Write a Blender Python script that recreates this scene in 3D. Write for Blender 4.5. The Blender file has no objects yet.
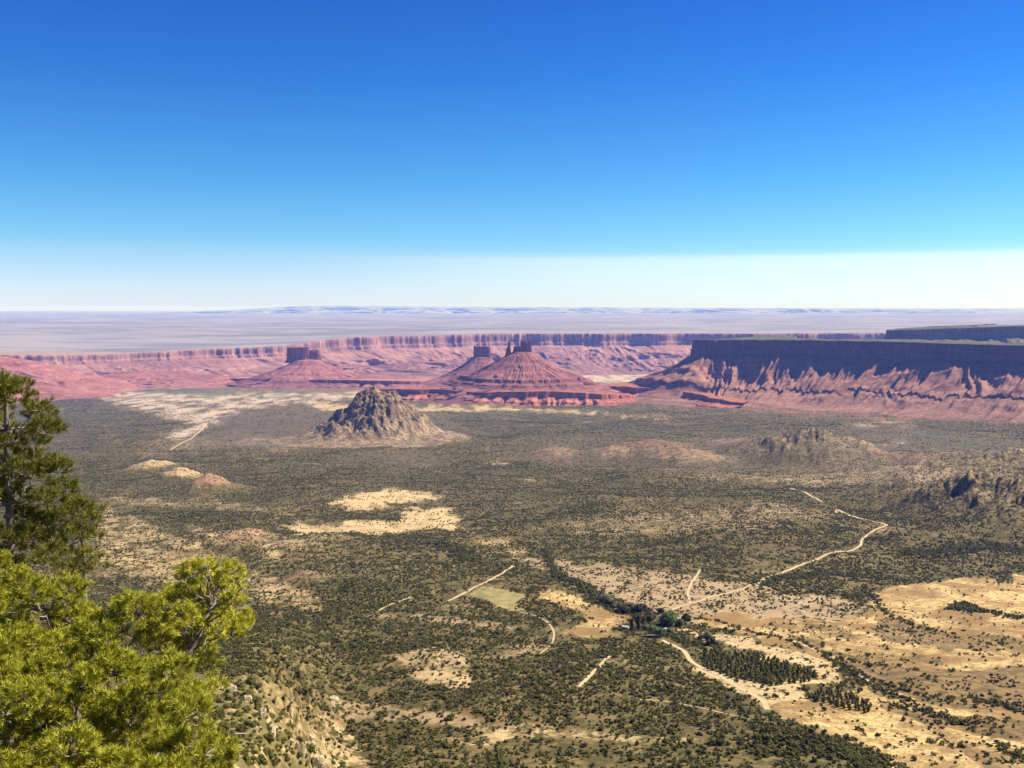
import bpy, bmesh, math, random
import numpy as np

random.seed(7)
rng = np.random.default_rng(11)
SC = bpy.context.scene
COL = SC.collection
R = math.radians

# ------------------------------------------------------------------ camera
FPX = 960.0
TILT = math.atan(76 / FPX)
CT, ST = math.cos(TILT), math.sin(TILT)
SUN_EL, SUN_AZ = 45.0, 74.0

cam_d = bpy.data.cameras.new("camera")
cam_d.sensor_width = 36.0
cam_d.lens = 36.0 * FPX / 1024
cam_d.clip_start = 0.1
cam_d.clip_end = 400000
cam = bpy.data.objects.new("camera", cam_d)
COL.objects.link(cam)
cam.rotation_euler = (R(90) - TILT, 0, 0)
SC.camera = cam


def project(X, Y, Z):
    fw = Y * CT - Z * ST
    up = Y * ST + Z * CT
    fw = np.maximum(fw, 0.5)
    return 512 + FPX * X / fw, 384 - FPX * up / fw


def ray(px, py):
    u = (px - 512) / FPX
    v = (384 - py) / FPX
    return np.array([u, CT + v * ST, -ST + v * CT])


def at(px, py, Y):
    d = ray(px, py)
    return d * (Y / d[1])


def row_ratio(py):
    """z / Y of everything seen on picture row py"""
    v = (384 - np.asarray(py, float)) / FPX
    return np.tan(np.arctan(v) - TILT)


# ------------------------------------------------------------------ noise
def _hash(ix, iy, seed):
    h = (ix.astype(np.int64) * 374761393 + iy.astype(np.int64) * 668265263 + seed * 1442695041) & 0xFFFFFFFF
    h = ((h ^ (h >> 13)) * 1274126177) & 0xFFFFFFFF
    return (h ^ (h >> 16)) & 0xFFFF


_ANG = np.arange(4096) * (2 * math.pi / 4096)
_COS, _SIN = np.cos(_ANG), np.sin(_ANG)


def noise(x, y, seed=0):
    """gradient noise, about -1..1"""
    x = np.asarray(x, float); y = np.asarray(y, float)
    ix = np.floor(x); iy = np.floor(y)
    fx = x - ix; fy = y - iy
    ux = fx * fx * fx * (fx * (fx * 6 - 15) + 10)
    uy = fy * fy * fy * (fy * (fy * 6 - 15) + 10)

    def g(ox, oy):
        a = _hash(ix + ox, iy + oy, seed) >> 4
        return _COS[a] * (fx - ox) + _SIN[a] * (fy - oy)
    a = g(0, 0); b = g(1, 0); c = g(0, 1); d = g(1, 1)
    return ((a + (b - a) * ux) * (1 - uy) + (c + (d - c) * ux) * uy) * 1.5


def fbm(x, y, octv=4, seed=0, gain=0.5):
    s = 0; a = 1.0; f = 1.0; t = 0
    for k in range(octv):
        s = s + a * noise(np.asarray(x) * f, np.asarray(y) * f, seed + k * 17)
        t += a; a *= gain; f *= 2.03
    return s / t * 1.4


def ridged(x, y, octv=3, seed=0):
    s = 0; a = 1.0; f = 1.0; t = 0
    for k in range(octv):
        s = s + a * (1 - np.abs(noise(np.asarray(x) * f, np.asarray(y) * f, seed + k * 31)) * 1.6)
        t += a; a *= 0.5; f *= 2.1
    return s / t


def sstep(a, b, x):
    t = np.clip((np.asarray(x, float) - a) / (b - a), 0, 1)
    return t * t * (3 - 2 * t)


# ------------------------------------------------------------------ tagging
def tag(o, label=None, cat=None, group=None, kind=None):
    if label: o["label"] = label
    if cat: o["category"] = cat
    if group: o["group"] = group
    if kind: o["kind"] = kind
    return o


def empty(name, loc, label=None, cat=None, group=None):
    o = bpy.data.objects.new(name, None)
    o.empty_display_size = 0.3
    COL.objects.link(o)
    o.location = loc
    return tag(o, label, cat, group)


def mesh_np(name, V, F, mats, attrs=None, smooth=False, parent=None, midx=None, link=True):
    """V (n,3); F (m,k) faces of k corners"""
    V = np.ascontiguousarray(V, np.float32); F = np.ascontiguousarray(F, np.int32)
    m = bpy.data.meshes.new(name)
    k = F.shape[1]
    m.vertices.add(len(V)); m.vertices.foreach_set("co", V.ravel())
    m.loops.add(F.size); m.loops.foreach_set("vertex_index", F.ravel())
    m.polygons.add(len(F))
    m.polygons.foreach_set("loop_start", np.arange(0, F.size, k, dtype=np.int32))
    if midx is not None:
        m.polygons.foreach_set("material_index", np.ascontiguousarray(midx, np.int32))
    m.polygons.foreach_set("use_smooth", np.full(len(F), smooth))
    for a, val in (attrs or {}).items():
        at_ = m.color_attributes.new(a, "FLOAT_COLOR", "POINT")
        at_.data.foreach_set("color", np.ascontiguousarray(val, np.float32).ravel())
    for mt in (mats if isinstance(mats, (list, tuple)) else [mats]):
        m.materials.append(mt)
    m.update(calc_edges=True)
    m.validate()
    o = bpy.data.objects.new(name, m)
    if link: COL.objects.link(o)
    if parent: o.parent = parent
    return o


def grid_faces(nr, nc, wrap=False):
    r = np.arange(nr - 1)[:, None]; c = np.arange(nc if wrap else nc - 1)[None, :]
    c2 = (c + 1) % nc
    a = r * nc + c; b = r * nc + c2; d = (r + 1) * nc + c2; e = (r + 1) * nc + c
    return np.stack([a, b, d, e], -1).reshape(-1, 4)


# ------------------------------------------------------------------ shader helpers
class NT:
    def __init__(self, name):
        self.m = bpy.data.materials.new(name); self.m.use_nodes = True
        self.t = self.m.node_tree
        self.b = self.t.nodes["Principled BSDF"]
        self.b.inputs["Roughness"].default_value = 0.9
        self.b.inputs["Specular IOR Level"].default_value = 0.15
        self.out = self.t.nodes["Material Output"]

    def n(self, typ, **kw):
        nd = self.t.nodes.new(typ)
        for k, v in kw.items(): setattr(nd, k, v)
        return nd

    def l(self, a, b): self.t.links.new(a, b)

    def put(self, sock, v):
        if hasattr(v, "is_linked"): self.l(v, sock)
        else:
            if sock.type == "RGBA" and len(v) == 3: v = (*v, 1)
            sock.default_value = v

    def pos(self):
        return self.n("ShaderNodeNewGeometry").outputs["Position"]

    def noise(self, scale, detail=3, rough=0.55, vec=None, stretch=None):
        v = vec or self.pos()
        if stretch:
            mp = self.n("ShaderNodeMapping"); self.l(v, mp.inputs[0]); mp.inputs["Scale"].default_value = stretch; v = mp.outputs[0]
        nd = self.n("ShaderNodeTexNoise"); self.l(v, nd.inputs["Vector"])
        nd.inputs["Scale"].default_value = scale; nd.inputs["Detail"].default_value = detail; nd.inputs["Roughness"].default_value = rough
        return nd.outputs["Fac"]

    def math(self, op, a, b=0.0, c=None, clamp=False):
        nd = self.n("ShaderNodeMath", operation=op, use_clamp=clamp)
        self.put(nd.inputs[0], a); self.put(nd.inputs[1], b)
        if c is not None: self.put(nd.inputs[2], c)
        return nd.outputs[0]

    def rng(self, v, a, b, c=0.0, d=1.0):
        nd = self.n("ShaderNodeMapRange", interpolation_type="SMOOTHSTEP")
        self.put(nd.inputs[0], v)
        for i, x in enumerate((a, b, c, d)): nd.inputs[i + 1].default_value = x
        return nd.outputs[0]

    def mix(self, f, a, b):
        nd = self.n("ShaderNodeMix", data_type="RGBA")
        self.put(nd.inputs[0], f); self.put(nd.inputs[6], a); self.put(nd.inputs[7], b)
        return nd.outputs[2]

    def attr(self, name):
        a = self.n("ShaderNodeAttribute", attribute_name=name)
        s = self.n("ShaderNodeSeparateColor"); self.l(a.outputs["Color"], s.inputs[0])
        return s.outputs[0], s.outputs[1], s.outputs[2], a.outputs["Alpha"]

    def col(self, c): self.put(self.b.inputs["Base Color"], c)

    def bump(self, h, dist, strength=1.0):
        bp = self.n("ShaderNodeBump"); self.put(bp.inputs["Height"], h)
        bp.inputs["Distance"].default_value = dist; bp.inputs["Strength"].default_value = strength
        self.l(bp.outputs[0], self.b.inputs["Normal"])


# ------------------------------------------------------------------ terrain
TB = [(560, 735), (700, 700), (700, 700)]
NODES_Y = np.array([450, 700, 870, 1130, 1400, 1800, 2400, 3100, 3800, 5000, 6800, 9000, 11500, 13500, 15500, 18000, 22000], float)
NODES_R = np.array([0, 768, 700, 640, 600, 560, 520, 490, 470, 445, 420, 400, 386, 379.5, 374, 368.5, 362], float)
near_y = [-38, -20, -10, 0, 4, 10, 25, 60, 200, 450]
near_z = [1.5, -0.2, -1.0, -1.75, -4.5, -9.5, -22, -46, -130, -252]
BY = np.array(near_y[:-1] + [450] + list(NODES_Y[1:]))
BZ = np.array(near_z[:-1] + [-252] + list(row_ratio(NODES_R[1:]) * NODES_Y[1:]))
LY_near = np.array([-38, -20, -10, 0, 4, 8, 13, 40, 100, 200, 400, 700, 1000, 1400], float)
LZ_near = np.array([1.5, -0.2, -1.0, -1.75, -4.2, -6.0, -7.9] + list(row_ratio([800, 757, 724, 693, 666, 641, 606]) * np.array([40, 100, 200, 400, 700, 1000, 1400])))
LYs = np.concatenate([LY_near, NODES_Y[5:]])
LZs = np.concatenate([LZ_near, BZ[len(near_y) - 1 + 5 - 0 + 0:][:0] if False else row_ratio(NODES_R[5:]) * NODES_Y[5:]])


def smooth_table(ys, zs):
    u = np.linspace(math.log(0.5), math.log(30040), 6000)
    yy = np.exp(u) - 40
    # interpolate in log space
    zz = np.interp(u, np.log(ys + 40.0), zs)
    k = 181
    ker = np.hanning(k); ker /= ker.sum()
    zz = np.convolve(np.pad(zz, k // 2, mode="edge"), ker, mode="valid")
    return u, zz


UB, ZB = smooth_table(BY, BZ)
UL, ZL = smooth_table(LYs, LZs)

# far canyon rim: picture column -> depth and top row
RIM = np.array([(-700, 10500, 352), (-300, 11000, 353), (0, 12000, 355), (90, 12800, 354.5), (200, 13600, 350), (280, 14500, 345.5),
                (350, 15600, 337.5), (420, 16600, 335.5), (480, 17200, 334), (600, 17800, 333.5), (690, 18000, 333.5), (800, 18300, 333.5), (950, 18700, 333), (1300, 19000, 332), (1700, 19000, 332)], float)
RIM_A = (RIM[:, 0] - 512) / FPX
RIM_Z = row_ratio(RIM[:, 2]) * RIM[:, 1]
PL_Y = np.array([12000, 17000, 24000, 30000, 45000, 60000, 90000, 130000.0])
PL_R = np.array([352, 334, 326, 322.5, 316.5, 314, 312, 311])
PL_Z = row_ratio(PL_R) * PL_Y

# low hills of the valley floor: column, base row, half width px, height px, depth/width, red, sand, rocky
HILLS = [
    (146, 470, 22, 8, 1.5, .3, .75, .2), (176, 480, 22, 12, 1.5, .35, .7, .25), (203, 492, 27, 16, 1.5, .6, .55, .35),
    (447, 440, 24, 6, 2.0, .2, .5, 0), (555, 459, 28, 8, 1.8, .4, .38, .15), (612, 460, 26, 9, 1.8, .4, .42, .15),
    (690, 465, 42, 14, 1.7, .42, .45, .2), (738, 450, 28, 9, 1.8, .45, .4, .1), (655, 452, 44, 9, 2.0, .6, .1, .1),
    (815, 462, 46, 24, 1.6, .0, .2, 1), (775, 461, 36, 9, 2.0, .0, .2, 1), (866, 462, 16, 8, 2.0, .2, .55, .2),
    (930, 468, 60, 6, 2.0, .45, .25, .0),
    (1020, 521, 70, 34, 2.0, .2, .25, 1), (975, 492, 60, 14, 1.8, .2, .2, 1), (1050, 488, 70, 30, 1.8, .2, .25, 1), (930, 504, 60, 9, 2.0, .15, .2, 1), (985, 470, 45, 8, 2.0, .1, .2, 1), (890, 480, 50, 6, 2.0, .2, .2, .8),
    (245, 540, 22, 7, 1.5, .6, .2, .3), (300, 582, 26, 8, 1.4, .45, .35, .4), (320, 545, 28, 6, 1.5, .25, .4, 0), (200, 545, 50, 8, 1.5, .1, .3, 0),
    (440, 668, 40, 10, 1.4, .2, .45, .5), (270, 560, 60, 9, 1.5, .05, .15, 0), (600, 690, 70, 8, 1.2, 0, 0, 0), (480, 720, 60, 9, 1.2, 0, 0, 0),
    (700, 500, 120, 5, 2.0, 0, 0, 0), (820, 745, 50, 9, 1.0, 0, 0, 0),
]
HW = []
ybase_tab_rows = np.linspace(386, 800, 3000)


def floor_z(Y):
    return np.interp(np.log(np.maximum(Y + 40.0, 0.6)), UB, ZB)


_yt = np.exp(np.linspace(math.log(500), math.log(14000), 4000))
_pt = project(0 * _yt, _yt, floor_z(_yt))[1]


def row_depth(py):
    return float(np.interp(-py, -_pt, _yt))


for (hx, hy, hw, hh, dep, hr, hs, hk) in HILLS:
    Yc = row_depth(hy)
    s = hw * Yc / FPX
    HW.append(((hx - 512) / FPX * Yc, Yc + s * 0.4, s, s * dep, hh * Yc / FPX, hr, hs, hk))


def ground_fn(X, Y, detail=True):
    """height of the valley floor and the plateau beyond the rim, and hill weights"""
    X = np.asarray(X, float); Y = np.asarray(Y, float)
    u = np.log(np.maximum(Y + 40.0, 0.6))
    zb = np.interp(u, UB, ZB); zl = np.interp(u, UL, ZL)
    a = X / (Y + 2.0 * 0 + np.maximum(6.0, 0))
    w = fbm(X / 60, Y / 60, 3, 5) * 0.02 * sstep(5, 60, Y) + fbm(X / 9, Y / 9, 3, 15) * 0.012 * sstep(5, 30, Y)
    left = 1 - sstep(-0.285, -0.165, a + w)
    left = left * sstep(-1.4, -0.9, a) * 1.0
    z = zb + (zl - zb) * left
    far = sstep(500, 2500, Y)
    red = np.zeros_like(z); sand = np.zeros_like(z); rock = np.zeros_like(z)
    for (cx, cy, sx, sy, h, hr, hs, hk) in HW:
        q = ((X - cx) / sx) ** 2 + ((Y - cy) / sy) ** 2
        m = q < 6
        if not m.any(): continue
        g = np.exp(-q[m] * 0.9)
        xm, ym = X[m], Y[m]
        n = fbm(xm / (sx * 0.8), ym / (sx * 0.8), 4, 33)
        zz = h * g * (1 + 0.35 * n)
        if hk > 0:
            zz = zz + hk * g * h * .30 * (ridged((ym - xm * .9) / (sx * 0.42), (xm + ym) / (sx * 0.75), 4, 77) + .45 * ridged(xm / (sx * .16), ym / (sx * .2), 3, 78) - .70)
        z[m] += zz
        gg = sstep(0.18, 0.75, g + 0.15 * n)
        red[m] = np.maximum(red[m], gg * hr); sand[m] = np.maximum(sand[m], gg * hs); rock[m] = np.maximum(rock[m], gg * hk)
    if detail:
        z = z + fbm(X / 420, Y / 420, 4, 3) * 16 * far * (1 - sstep(9000, 13000, Y)) * (1 + 0 * X)
        z = z + fbm(X / 90, Y / 90, 3, 8) * 3.0 * sstep(350, 900, Y) * (1 - sstep(5000, 9000, Y))
        nearw = sstep(3, 30, Y) * (1 - sstep(500, 1100, Y))
        rk = ridged(X / 22 + Y / 60, Y / 30, 4, 41)
        z = z + nearw * left * (fbm(X / 30, Y / 40, 4, 21) * np.minimum(Y * 0.02, 2.6) + (rk - 0.5) * np.minimum(Y * 0.004, .8) + fbm(X / 7, Y / 9, 3, 22) * np.minimum(Y * .006, .7))
        z = z + (fbm(X / 2.2, Y / 2.2, 4, 51) * 0.30 + (ridged(X / .9, Y / 1.1, 3, 53) - .5) * .22) * (1 - sstep(30, 90, Y))
    # plateau beyond the rim
    aa = X / np.maximum(Y, 1)
    ry = np.interp(aa, RIM_A, RIM[:, 1]); rz = np.interp(aa, RIM_A, RIM_Z)
    t = sstep(300, 900, Y - ry)
    zp = np.interp(Y, PL_Y, PL_Z)
    zp = rz + (zp - rz) * sstep(0, 9000, Y - ry) - 25
    zp = zp + (fbm(X / 5200, Y / 3000, 5, 61) * 55 - 10 * 0) * sstep(600, 6000, Y - ry)
    z = z * (1 - t) + zp * t
    return z, red, sand, rock, left, t


# the ground sheet's own rows and columns: finer where the camera sees more of it
ys = [-37.0]
while ys[-1] < 700: ys.append(ys[-1] + max(0.22, (ys[-1] + 40) * 0.0085))
py0 = float(project(0, ys[-1], floor_z(ys[-1]))[1])
rows = np.arange(py0 - 0.85, 386, -0.85)
ys += [row_depth(p) for p in rows]
while ys[-1] < 20000: ys.append(ys[-1] * 1.006)
while ys[-1] < 150000: ys.append(ys[-1] * 1.014)
YS = np.array(ys)
AS = np.concatenate([np.linspace(-1.25, -0.62, 60)[:-1], np.linspace(-0.62, 0.62, 1050), np.linspace(0.62, 1.25, 60)[1:]])
GX = AS[None, :] * (YS[:, None] + 40.0)
GY = np.repeat(YS[:, None], len(AS), 1)
GZ, G_RED, G_SAND, G_ROCK, G_LEFT, G_PL = ground_fn(GX, GY)


def ground_z(X, Y):
    """height of the built sheet (bilinear on its own grid)"""
    X = np.asarray(X, float); Y = np.asarray(Y, float)
    r = np.clip(np.interp(Y, YS, np.arange(len(YS))), 0, len(YS) - 1.001)
    c = np.clip(np.interp(X / (Y + 40.0), AS, np.arange(len(AS))), 0, len(AS) - 1.001)
    i = r.astype(int); j = c.astype(int); fr = r - i; fc = c - j
    return (GZ[i, j] * (1 - fc) + GZ[i, j + 1] * fc) * (1 - fr) + (GZ[i + 1, j] * (1 - fc) + GZ[i + 1, j + 1] * fc) * fr


_march = np.exp(np.linspace(math.log(5), math.log(20000), 9000))


def at_ground(px, py):
    d = ray(px, py)
    P = d[None, :] * (_march / d[1])[:, None]
    dz = P[:, 2] - ground_z(P[:, 0], P[:, 1])
    k = np.nonzero(dz < 0)[0]
    k = k[0] if len(k) else len(dz) - 1
    if k > 0:
        f = dz[k - 1] / (dz[k - 1] - dz[k] + 1e-9)
        p = P[k - 1] * (1 - f) + P[k] * f
    else:
        p = P[0]
    p[2] = float(ground_z(p[0], p[1]))
    return p


def inside(px, py, poly):
    x = np.asarray(px); y = np.asarray(py)
    r = np.zeros(x.shape, bool)
    P = poly
    for i in range(len(P)):
        x1, y1 = P[i]; x2, y2 = P[i - 1]
        if y1 == y2: continue
        c = ((y1 > y) != (y2 > y)) & (x < (x2 - x1) * (y - y1) / (y2 - y1) + x1)
        r ^= c
    return r


# areas of the valley floor (traced corners, turned into world areas through the sheet itself)
AREAS = [  # channel, strength, polygon
    ("sand", .95, [(283, 527), (300, 521), (330, 524), (345, 521), (385, 520), (414, 529), (405, 534), (345, 533), (300, 535)]),
    ("sand", .95, [(330, 504), (350, 496), (372, 493), (385, 487), (410, 492), (440, 491), (447, 497), (420, 503), (405, 500), (380, 507), (352, 513), (345, 507)]),
    ("sand", 1.0, [(402, 511), (430, 505), (452, 512), (464, 522), (455, 530), (425, 528), (400, 520)]),
    ("sand", .95, [(380, 521), (420, 519), (440, 527), (400, 531)]),
    ("field", 1.0, [(467, 594), (486, 586), (526, 594), (511, 611), (498, 606)]),
    ("sand", .8, [(520, 591), (531, 595), (514, 613), (506, 610), (520, 597)]),
    ("gold", .9, [(542, 590), (562, 594), (600, 606), (630, 618), (622, 627), (586, 634), (560, 634), (580, 622), (590, 618), (572, 609), (548, 600)]),
    ("gold", 1.0, [(870, 599), (905, 585), (960, 577), (1100, 579), (1100, 790), (905, 790), (868, 750), (830, 735), (772, 714), (785, 704), (830, 700), (866, 690), (845, 672), (800, 650), (730, 630), (690, 622), (690, 614), (760, 617), (830, 625), (868, 612)]),
    ("sand", .75, [(870, 599), (905, 585), (960, 577), (1100, 579), (1100, 605), (980, 612), (930, 615), (890, 612)]),
    ("pink", .8, [(545, 560), (600, 565), (660, 571), (720, 580), (762, 590), (870, 602), (868, 614), (830, 627), (690, 625), (640, 606), (585, 592)]),
    ("sand", .85, [(676, 628), (720, 632), (760, 640), (800, 650), (832, 665), (846, 681), (800, 688), (820, 700), (785, 706), (768, 713), (752, 700), (740, 692), (700, 678), (688, 668), (704, 668), (728, 676), (742, 682), (800, 684), (815, 680), (810, 668), (760, 655), (720, 645), (700, 640), (685, 636)]),
    ("gold", .8, [(776, 708), (830, 704), (880, 715), (960, 742), (1010, 768), (900, 768), (840, 738), (790, 722)]),
    ("sand", .55, [(440, 737), (520, 728), (620, 733), (700, 738), (690, 745), (600, 742), (520, 738), (460, 746)]),
    ("sand", .6, [(395, 655), (430, 643), (470, 652), (478, 668), (465, 690), (430, 685), (400, 672)]),
    ("pink", .55, [(470, 655), (540, 640), (545, 652), (500, 662)]),
    ("sand", .5, [(100, 500), (150, 522), (250, 565), (330, 598), (320, 612), (230, 600), (140, 580), (90, 560)]),
    ("pink", .6, [(100, 496), (150, 498), (215, 500), (300, 512), (290, 516), (210, 508), (140, 506), (96, 502)]),
    ("pink", .55, [(180, 528), (260, 528), (330, 545), (340, 552), (260, 548), (200, 540)]),
    ("sand", .6, [(253, 545), (270, 542), (288, 552), (285, 560), (262, 556)]),
    ("sand", .5, [(200, 690), (240, 672), (300, 690), (345, 720), (380, 775), (200, 775)]),
    ("pink", .55, [(330, 700), (390, 705), (470, 720), (560, 728), (555, 736), (460, 730), (380, 722), (330, 715)]),
    ("pink", .55, [(370, 612), (430, 615), (470, 618), (520, 628), (515, 633), (450, 624), (372, 620)]),
    ("sand", .5, [(474, 540), (500, 535), (520, 548), (555, 560), (545, 572), (520, 560), (488, 550)]),
    # middle and far valley
    ("pale", .62, [(95, 393), (150, 390), (200, 392), (395, 392), (400, 396), (345, 400), (300, 405), (240, 411), (212, 424), (195, 436), (165, 442), (150, 438), (185, 424), (150, 414), (100, 402)]),
    ("sage", .9, [(205, 413), (260, 408), (330, 406), (360, 412), (420, 414), (455, 424), (480, 432), (440, 444), (330, 446), (250, 448), (180, 446), (175, 436), (215, 428)]),
    ("sand", .35, [(120, 452), (165, 440), (250, 436), (330, 438), (330, 446), (250, 446), (180, 452), (150, 460)]),
    ("sand", .8, [(308, 405), (325, 401), (350, 402), (350, 411), (320, 411)]),
    ("sand", .7, [(408, 405), (440, 403), (500, 406), (560, 409), (675, 418), (660, 420), (560, 413), (500, 412), (410, 412)]),
    ("sand", .8, [(470, 461), (495, 460), (515, 464), (500, 466)]),
    ("sage", .7, [(330, 456), (400, 452), (450, 456), (455, 466), (380, 470), (330, 466)]),
    ("sage", .65, [(520, 438), (640, 440), (740, 436), (900, 425), (1024, 440), (1024, 460), (880, 470), (700, 474), (560, 470), (500, 456)]),
    ("pink", .6, [(840, 472), (920, 462), (980, 470), (960, 482), (880, 484), (820, 486), (740, 482), (640, 472), (760, 474)]),
    ("pink", .5, [(560, 520), (640, 512), (760, 500), (840, 512), (760, 530), (650, 536), (580, 538)]),
    ("pale", .45, [(838, 424), (900, 420), (920, 426), (860, 428)]),
    ("pale", .4, [(875, 443), (910, 441), (915, 445), (880, 447)]),
    ("teal", .6, [(95, 387), (140, 384), (185, 386), (215, 391), (330, 390), (330, 393), (240, 394), (215, 398), (170, 395), (120, 391)]),
    ("teal", .6, [(240, 396), (300, 396), (290, 399), (245, 399)]),
    ("teal", .55, [(900, 432), (1024, 444), (1024, 456), (960, 450), (900, 440)]),
    ("red", .75, [(0, 372), (60, 376), (110, 380), (250, 382), (420, 388), (620, 388), (700, 395), (1024, 408), (1024, 424), (800, 418), (640, 405), (560, 399), (420, 397), (330, 391), (210, 389), (100, 387), (0, 392)]),
    ("pale", .7, [(560, 372), (690, 366), (700, 380), (600, 384), (560, 380)]),
    ("brown", .95, [(838, 655), (880, 668), (940, 672), (1010, 668), (1100, 670), (1100, 712), (1000, 712), (940, 706), (890, 700), (850, 680)]),
    ("brown", .7, [(780, 634), (850, 648), (960, 658), (940, 668), (850, 662), (800, 648)]),
    ("brown", .9, [(880, 704), (950, 716), (1000, 720), (1100, 722), (1100, 742), (1000, 742), (930, 730)]),
    ("brown", .7, [(862, 608), (900, 616), (960, 634), (1100, 640), (1100, 656), (940, 650), (880, 634)]),
    ("brown", .6, [(740, 618), (820, 624), (860, 632), (850, 640), (790, 632)]),
    ("brown", .7, [(960, 745), (1100, 750), (1100, 790), (1000, 790)]),
    ("red", .5, [(228, 538), (238, 531), (256, 534), (262, 542), (245, 546)]),
]
PXg, PYg = project(GX, GY, GZ)
wx = fbm(GX / 70, GY / 70, 4, 91); wy = fbm(GX / 70 + 40, GY / 70, 4, 95)
wa = 9.0
CH = {k: np.zeros_like(GZ) for k in ("sand", "gold", "red", "pink", "sage", "pale", "teal", "field", "brown")}
infront = (GY > 30) & (GY < 20000)
for ch, st, poly in AREAS:
    pa = np.array(poly, float)
    k = 0.25 if ch == "field" else 1.0
    spany = pa[:, 1].max() - pa[:, 1].min()
    ky = min(wa, 0.35 * spany) * k
    m = infront & inside(PXg + wx * wa * 1.6 * k, PYg + wy * ky * 0.8, poly)
    CH[ch][m] = np.maximum(CH[ch][m], st)
# soften by a cell or two
inner = 1 + .45 * fbm(GX / 45, GY / 60, 4, 141) * (1 - sstep(5000, 9000, GY)) + .95 * fbm(GX / 150, GY / 420, 5, 143) * sstep(3500, 6000, GY)
for k in CH:
    a = CH[k]
    for _ in range(1 if k == "field" else 6):
        a[1:-1, 1:-1] = (a[1:-1, 1:-1] * 2 + a[:-2, 1:-1] + a[2:, 1:-1] + a[1:-1, :-2] + a[1:-1, 2:]) / 6
    if k != "field": CH[k] = np.clip(a * np.clip(inner, .35, 1.5), 0, 1)
CH["red"] = np.maximum(CH["red"], G_RED)
CH["sand"] = np.maximum(CH["sand"], G_SAND)
# plateau beyond the rim: pale pink plains with streaks
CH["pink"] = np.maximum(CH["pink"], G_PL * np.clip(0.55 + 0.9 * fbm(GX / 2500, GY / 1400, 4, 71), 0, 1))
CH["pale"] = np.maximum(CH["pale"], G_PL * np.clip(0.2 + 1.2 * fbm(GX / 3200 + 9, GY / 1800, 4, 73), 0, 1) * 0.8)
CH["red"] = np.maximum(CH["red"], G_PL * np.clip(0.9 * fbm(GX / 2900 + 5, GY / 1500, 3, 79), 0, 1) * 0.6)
# tan soil showing through in drifts across the wooded floor
drift = np.clip(fbm(GX / 170, GY / 260, 5, 101) * 1.7 - 0.42, 0, 1) * (1 - G_PL)
G_DRIFT = drift

# ---- ground material
g = NT("desert_soil")
n_big = g.noise(0.004, 4); n_mid = g.noise(0.03, 4); n_fine = g.noise(0.25, 4, 0.65); n_sm = g.noise(1.6, 3)
n_mf = g.math('ADD', g.math('MULTIPLY', n_mid, .45), g.math('MULTIPLY', n_fine, .55)); n_peb = g.noise(9, 4, .7)
sa, go, re_, pk = g.attr("surf_a")
sg, pa_, te, fi = g.attr("surf_b")
rk_, dr_, pl_, lf_ = g.attr("surf_c")
base = g.mix(g.rng(n_mid, .35, .65), (.13, .098, .034), (.245, .178, .075))
base = g.mix(g.rng(n_big, .45, .65, 0, .6), base, (.26, .165, .075))
base = g.mix(g.math("MULTIPLY", dr_, .8), base, (.46, .325, .17))


def over(c, a, color, edge=0.95, noise_=None):
    nz = noise_ or n_mf
    f = g.rng(g.math("ADD", a, g.math("MULTIPLY", g.math("SUBTRACT", nz, .5), edge * 2)), .3, .62)
    f = g.math("MULTIPLY", f, g.math("MINIMUM", g.math("ADD", a, .2), 1.0))
    return g.mix(f, c, color)


base = over(base, sg, g.mix(n_mid, (.15, .108, .088), (.21, .155, .112)))
base = over(base, pk, g.mix(g.rng(n_mf, .35, .65), (.34, .235, .135), (.48, .35, .215)))
base = over(base, sa, g.mix(g.rng(n_mf, .35, .65), (.40, .28, .14), (.68, .51, .28)))
gold = g.mix(g.rng(g.noise(.013, 6, .68), .40, .60), (.29, .18, .07), (.70, .52, .23))
gold = g.mix(g.rng(g.noise(.09, 5, .72), .46, .60, 0, .85), gold, (.28, .165, .07))
gold = g.mix(g.rng(g.noise(.35, 4, .7), .50, .62, 0, .8), gold, (.15, .11, .045))
base = over(base, go, gold, .6)
br_ = g.attr('surf_d')[1]
base = over(base, br_, g.mix(g.rng(g.noise(.06, 5, .72), .42, .58), (.26, .165, .07), (.115, .085, .034)), .6)
base = over(base, re_, g.mix(g.rng(n_mid, .3, .7), (.30, .115, .08), (.42, .20, .135)))
base = over(base, pa_, (.52, .41, .33))
base = over(base, te, (.075, .11, .085))
base = over(base, fi, g.mix(g.rng(g.noise(.05, 5, .7), .4, .6), (.21, .19, .075), (.35, .29, .125)), .1)
base = g.mix(pl_, base, g.mix(g.rng(g.noise(.0011, 5, .6, stretch=(.35, 1, 1)), .4, .6), (.19, .18, .215), (.31, .29, .325)))  # far plains: bluish haze tint mixed into the soil colour
rockc = g.mix(g.rng(g.noise(.05, 4, .6), .35, .62), (.10, .075, .05), (.42, .30, .21))
base = g.mix(g.math("MULTIPLY", rk_, .65), base, rockc)
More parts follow.
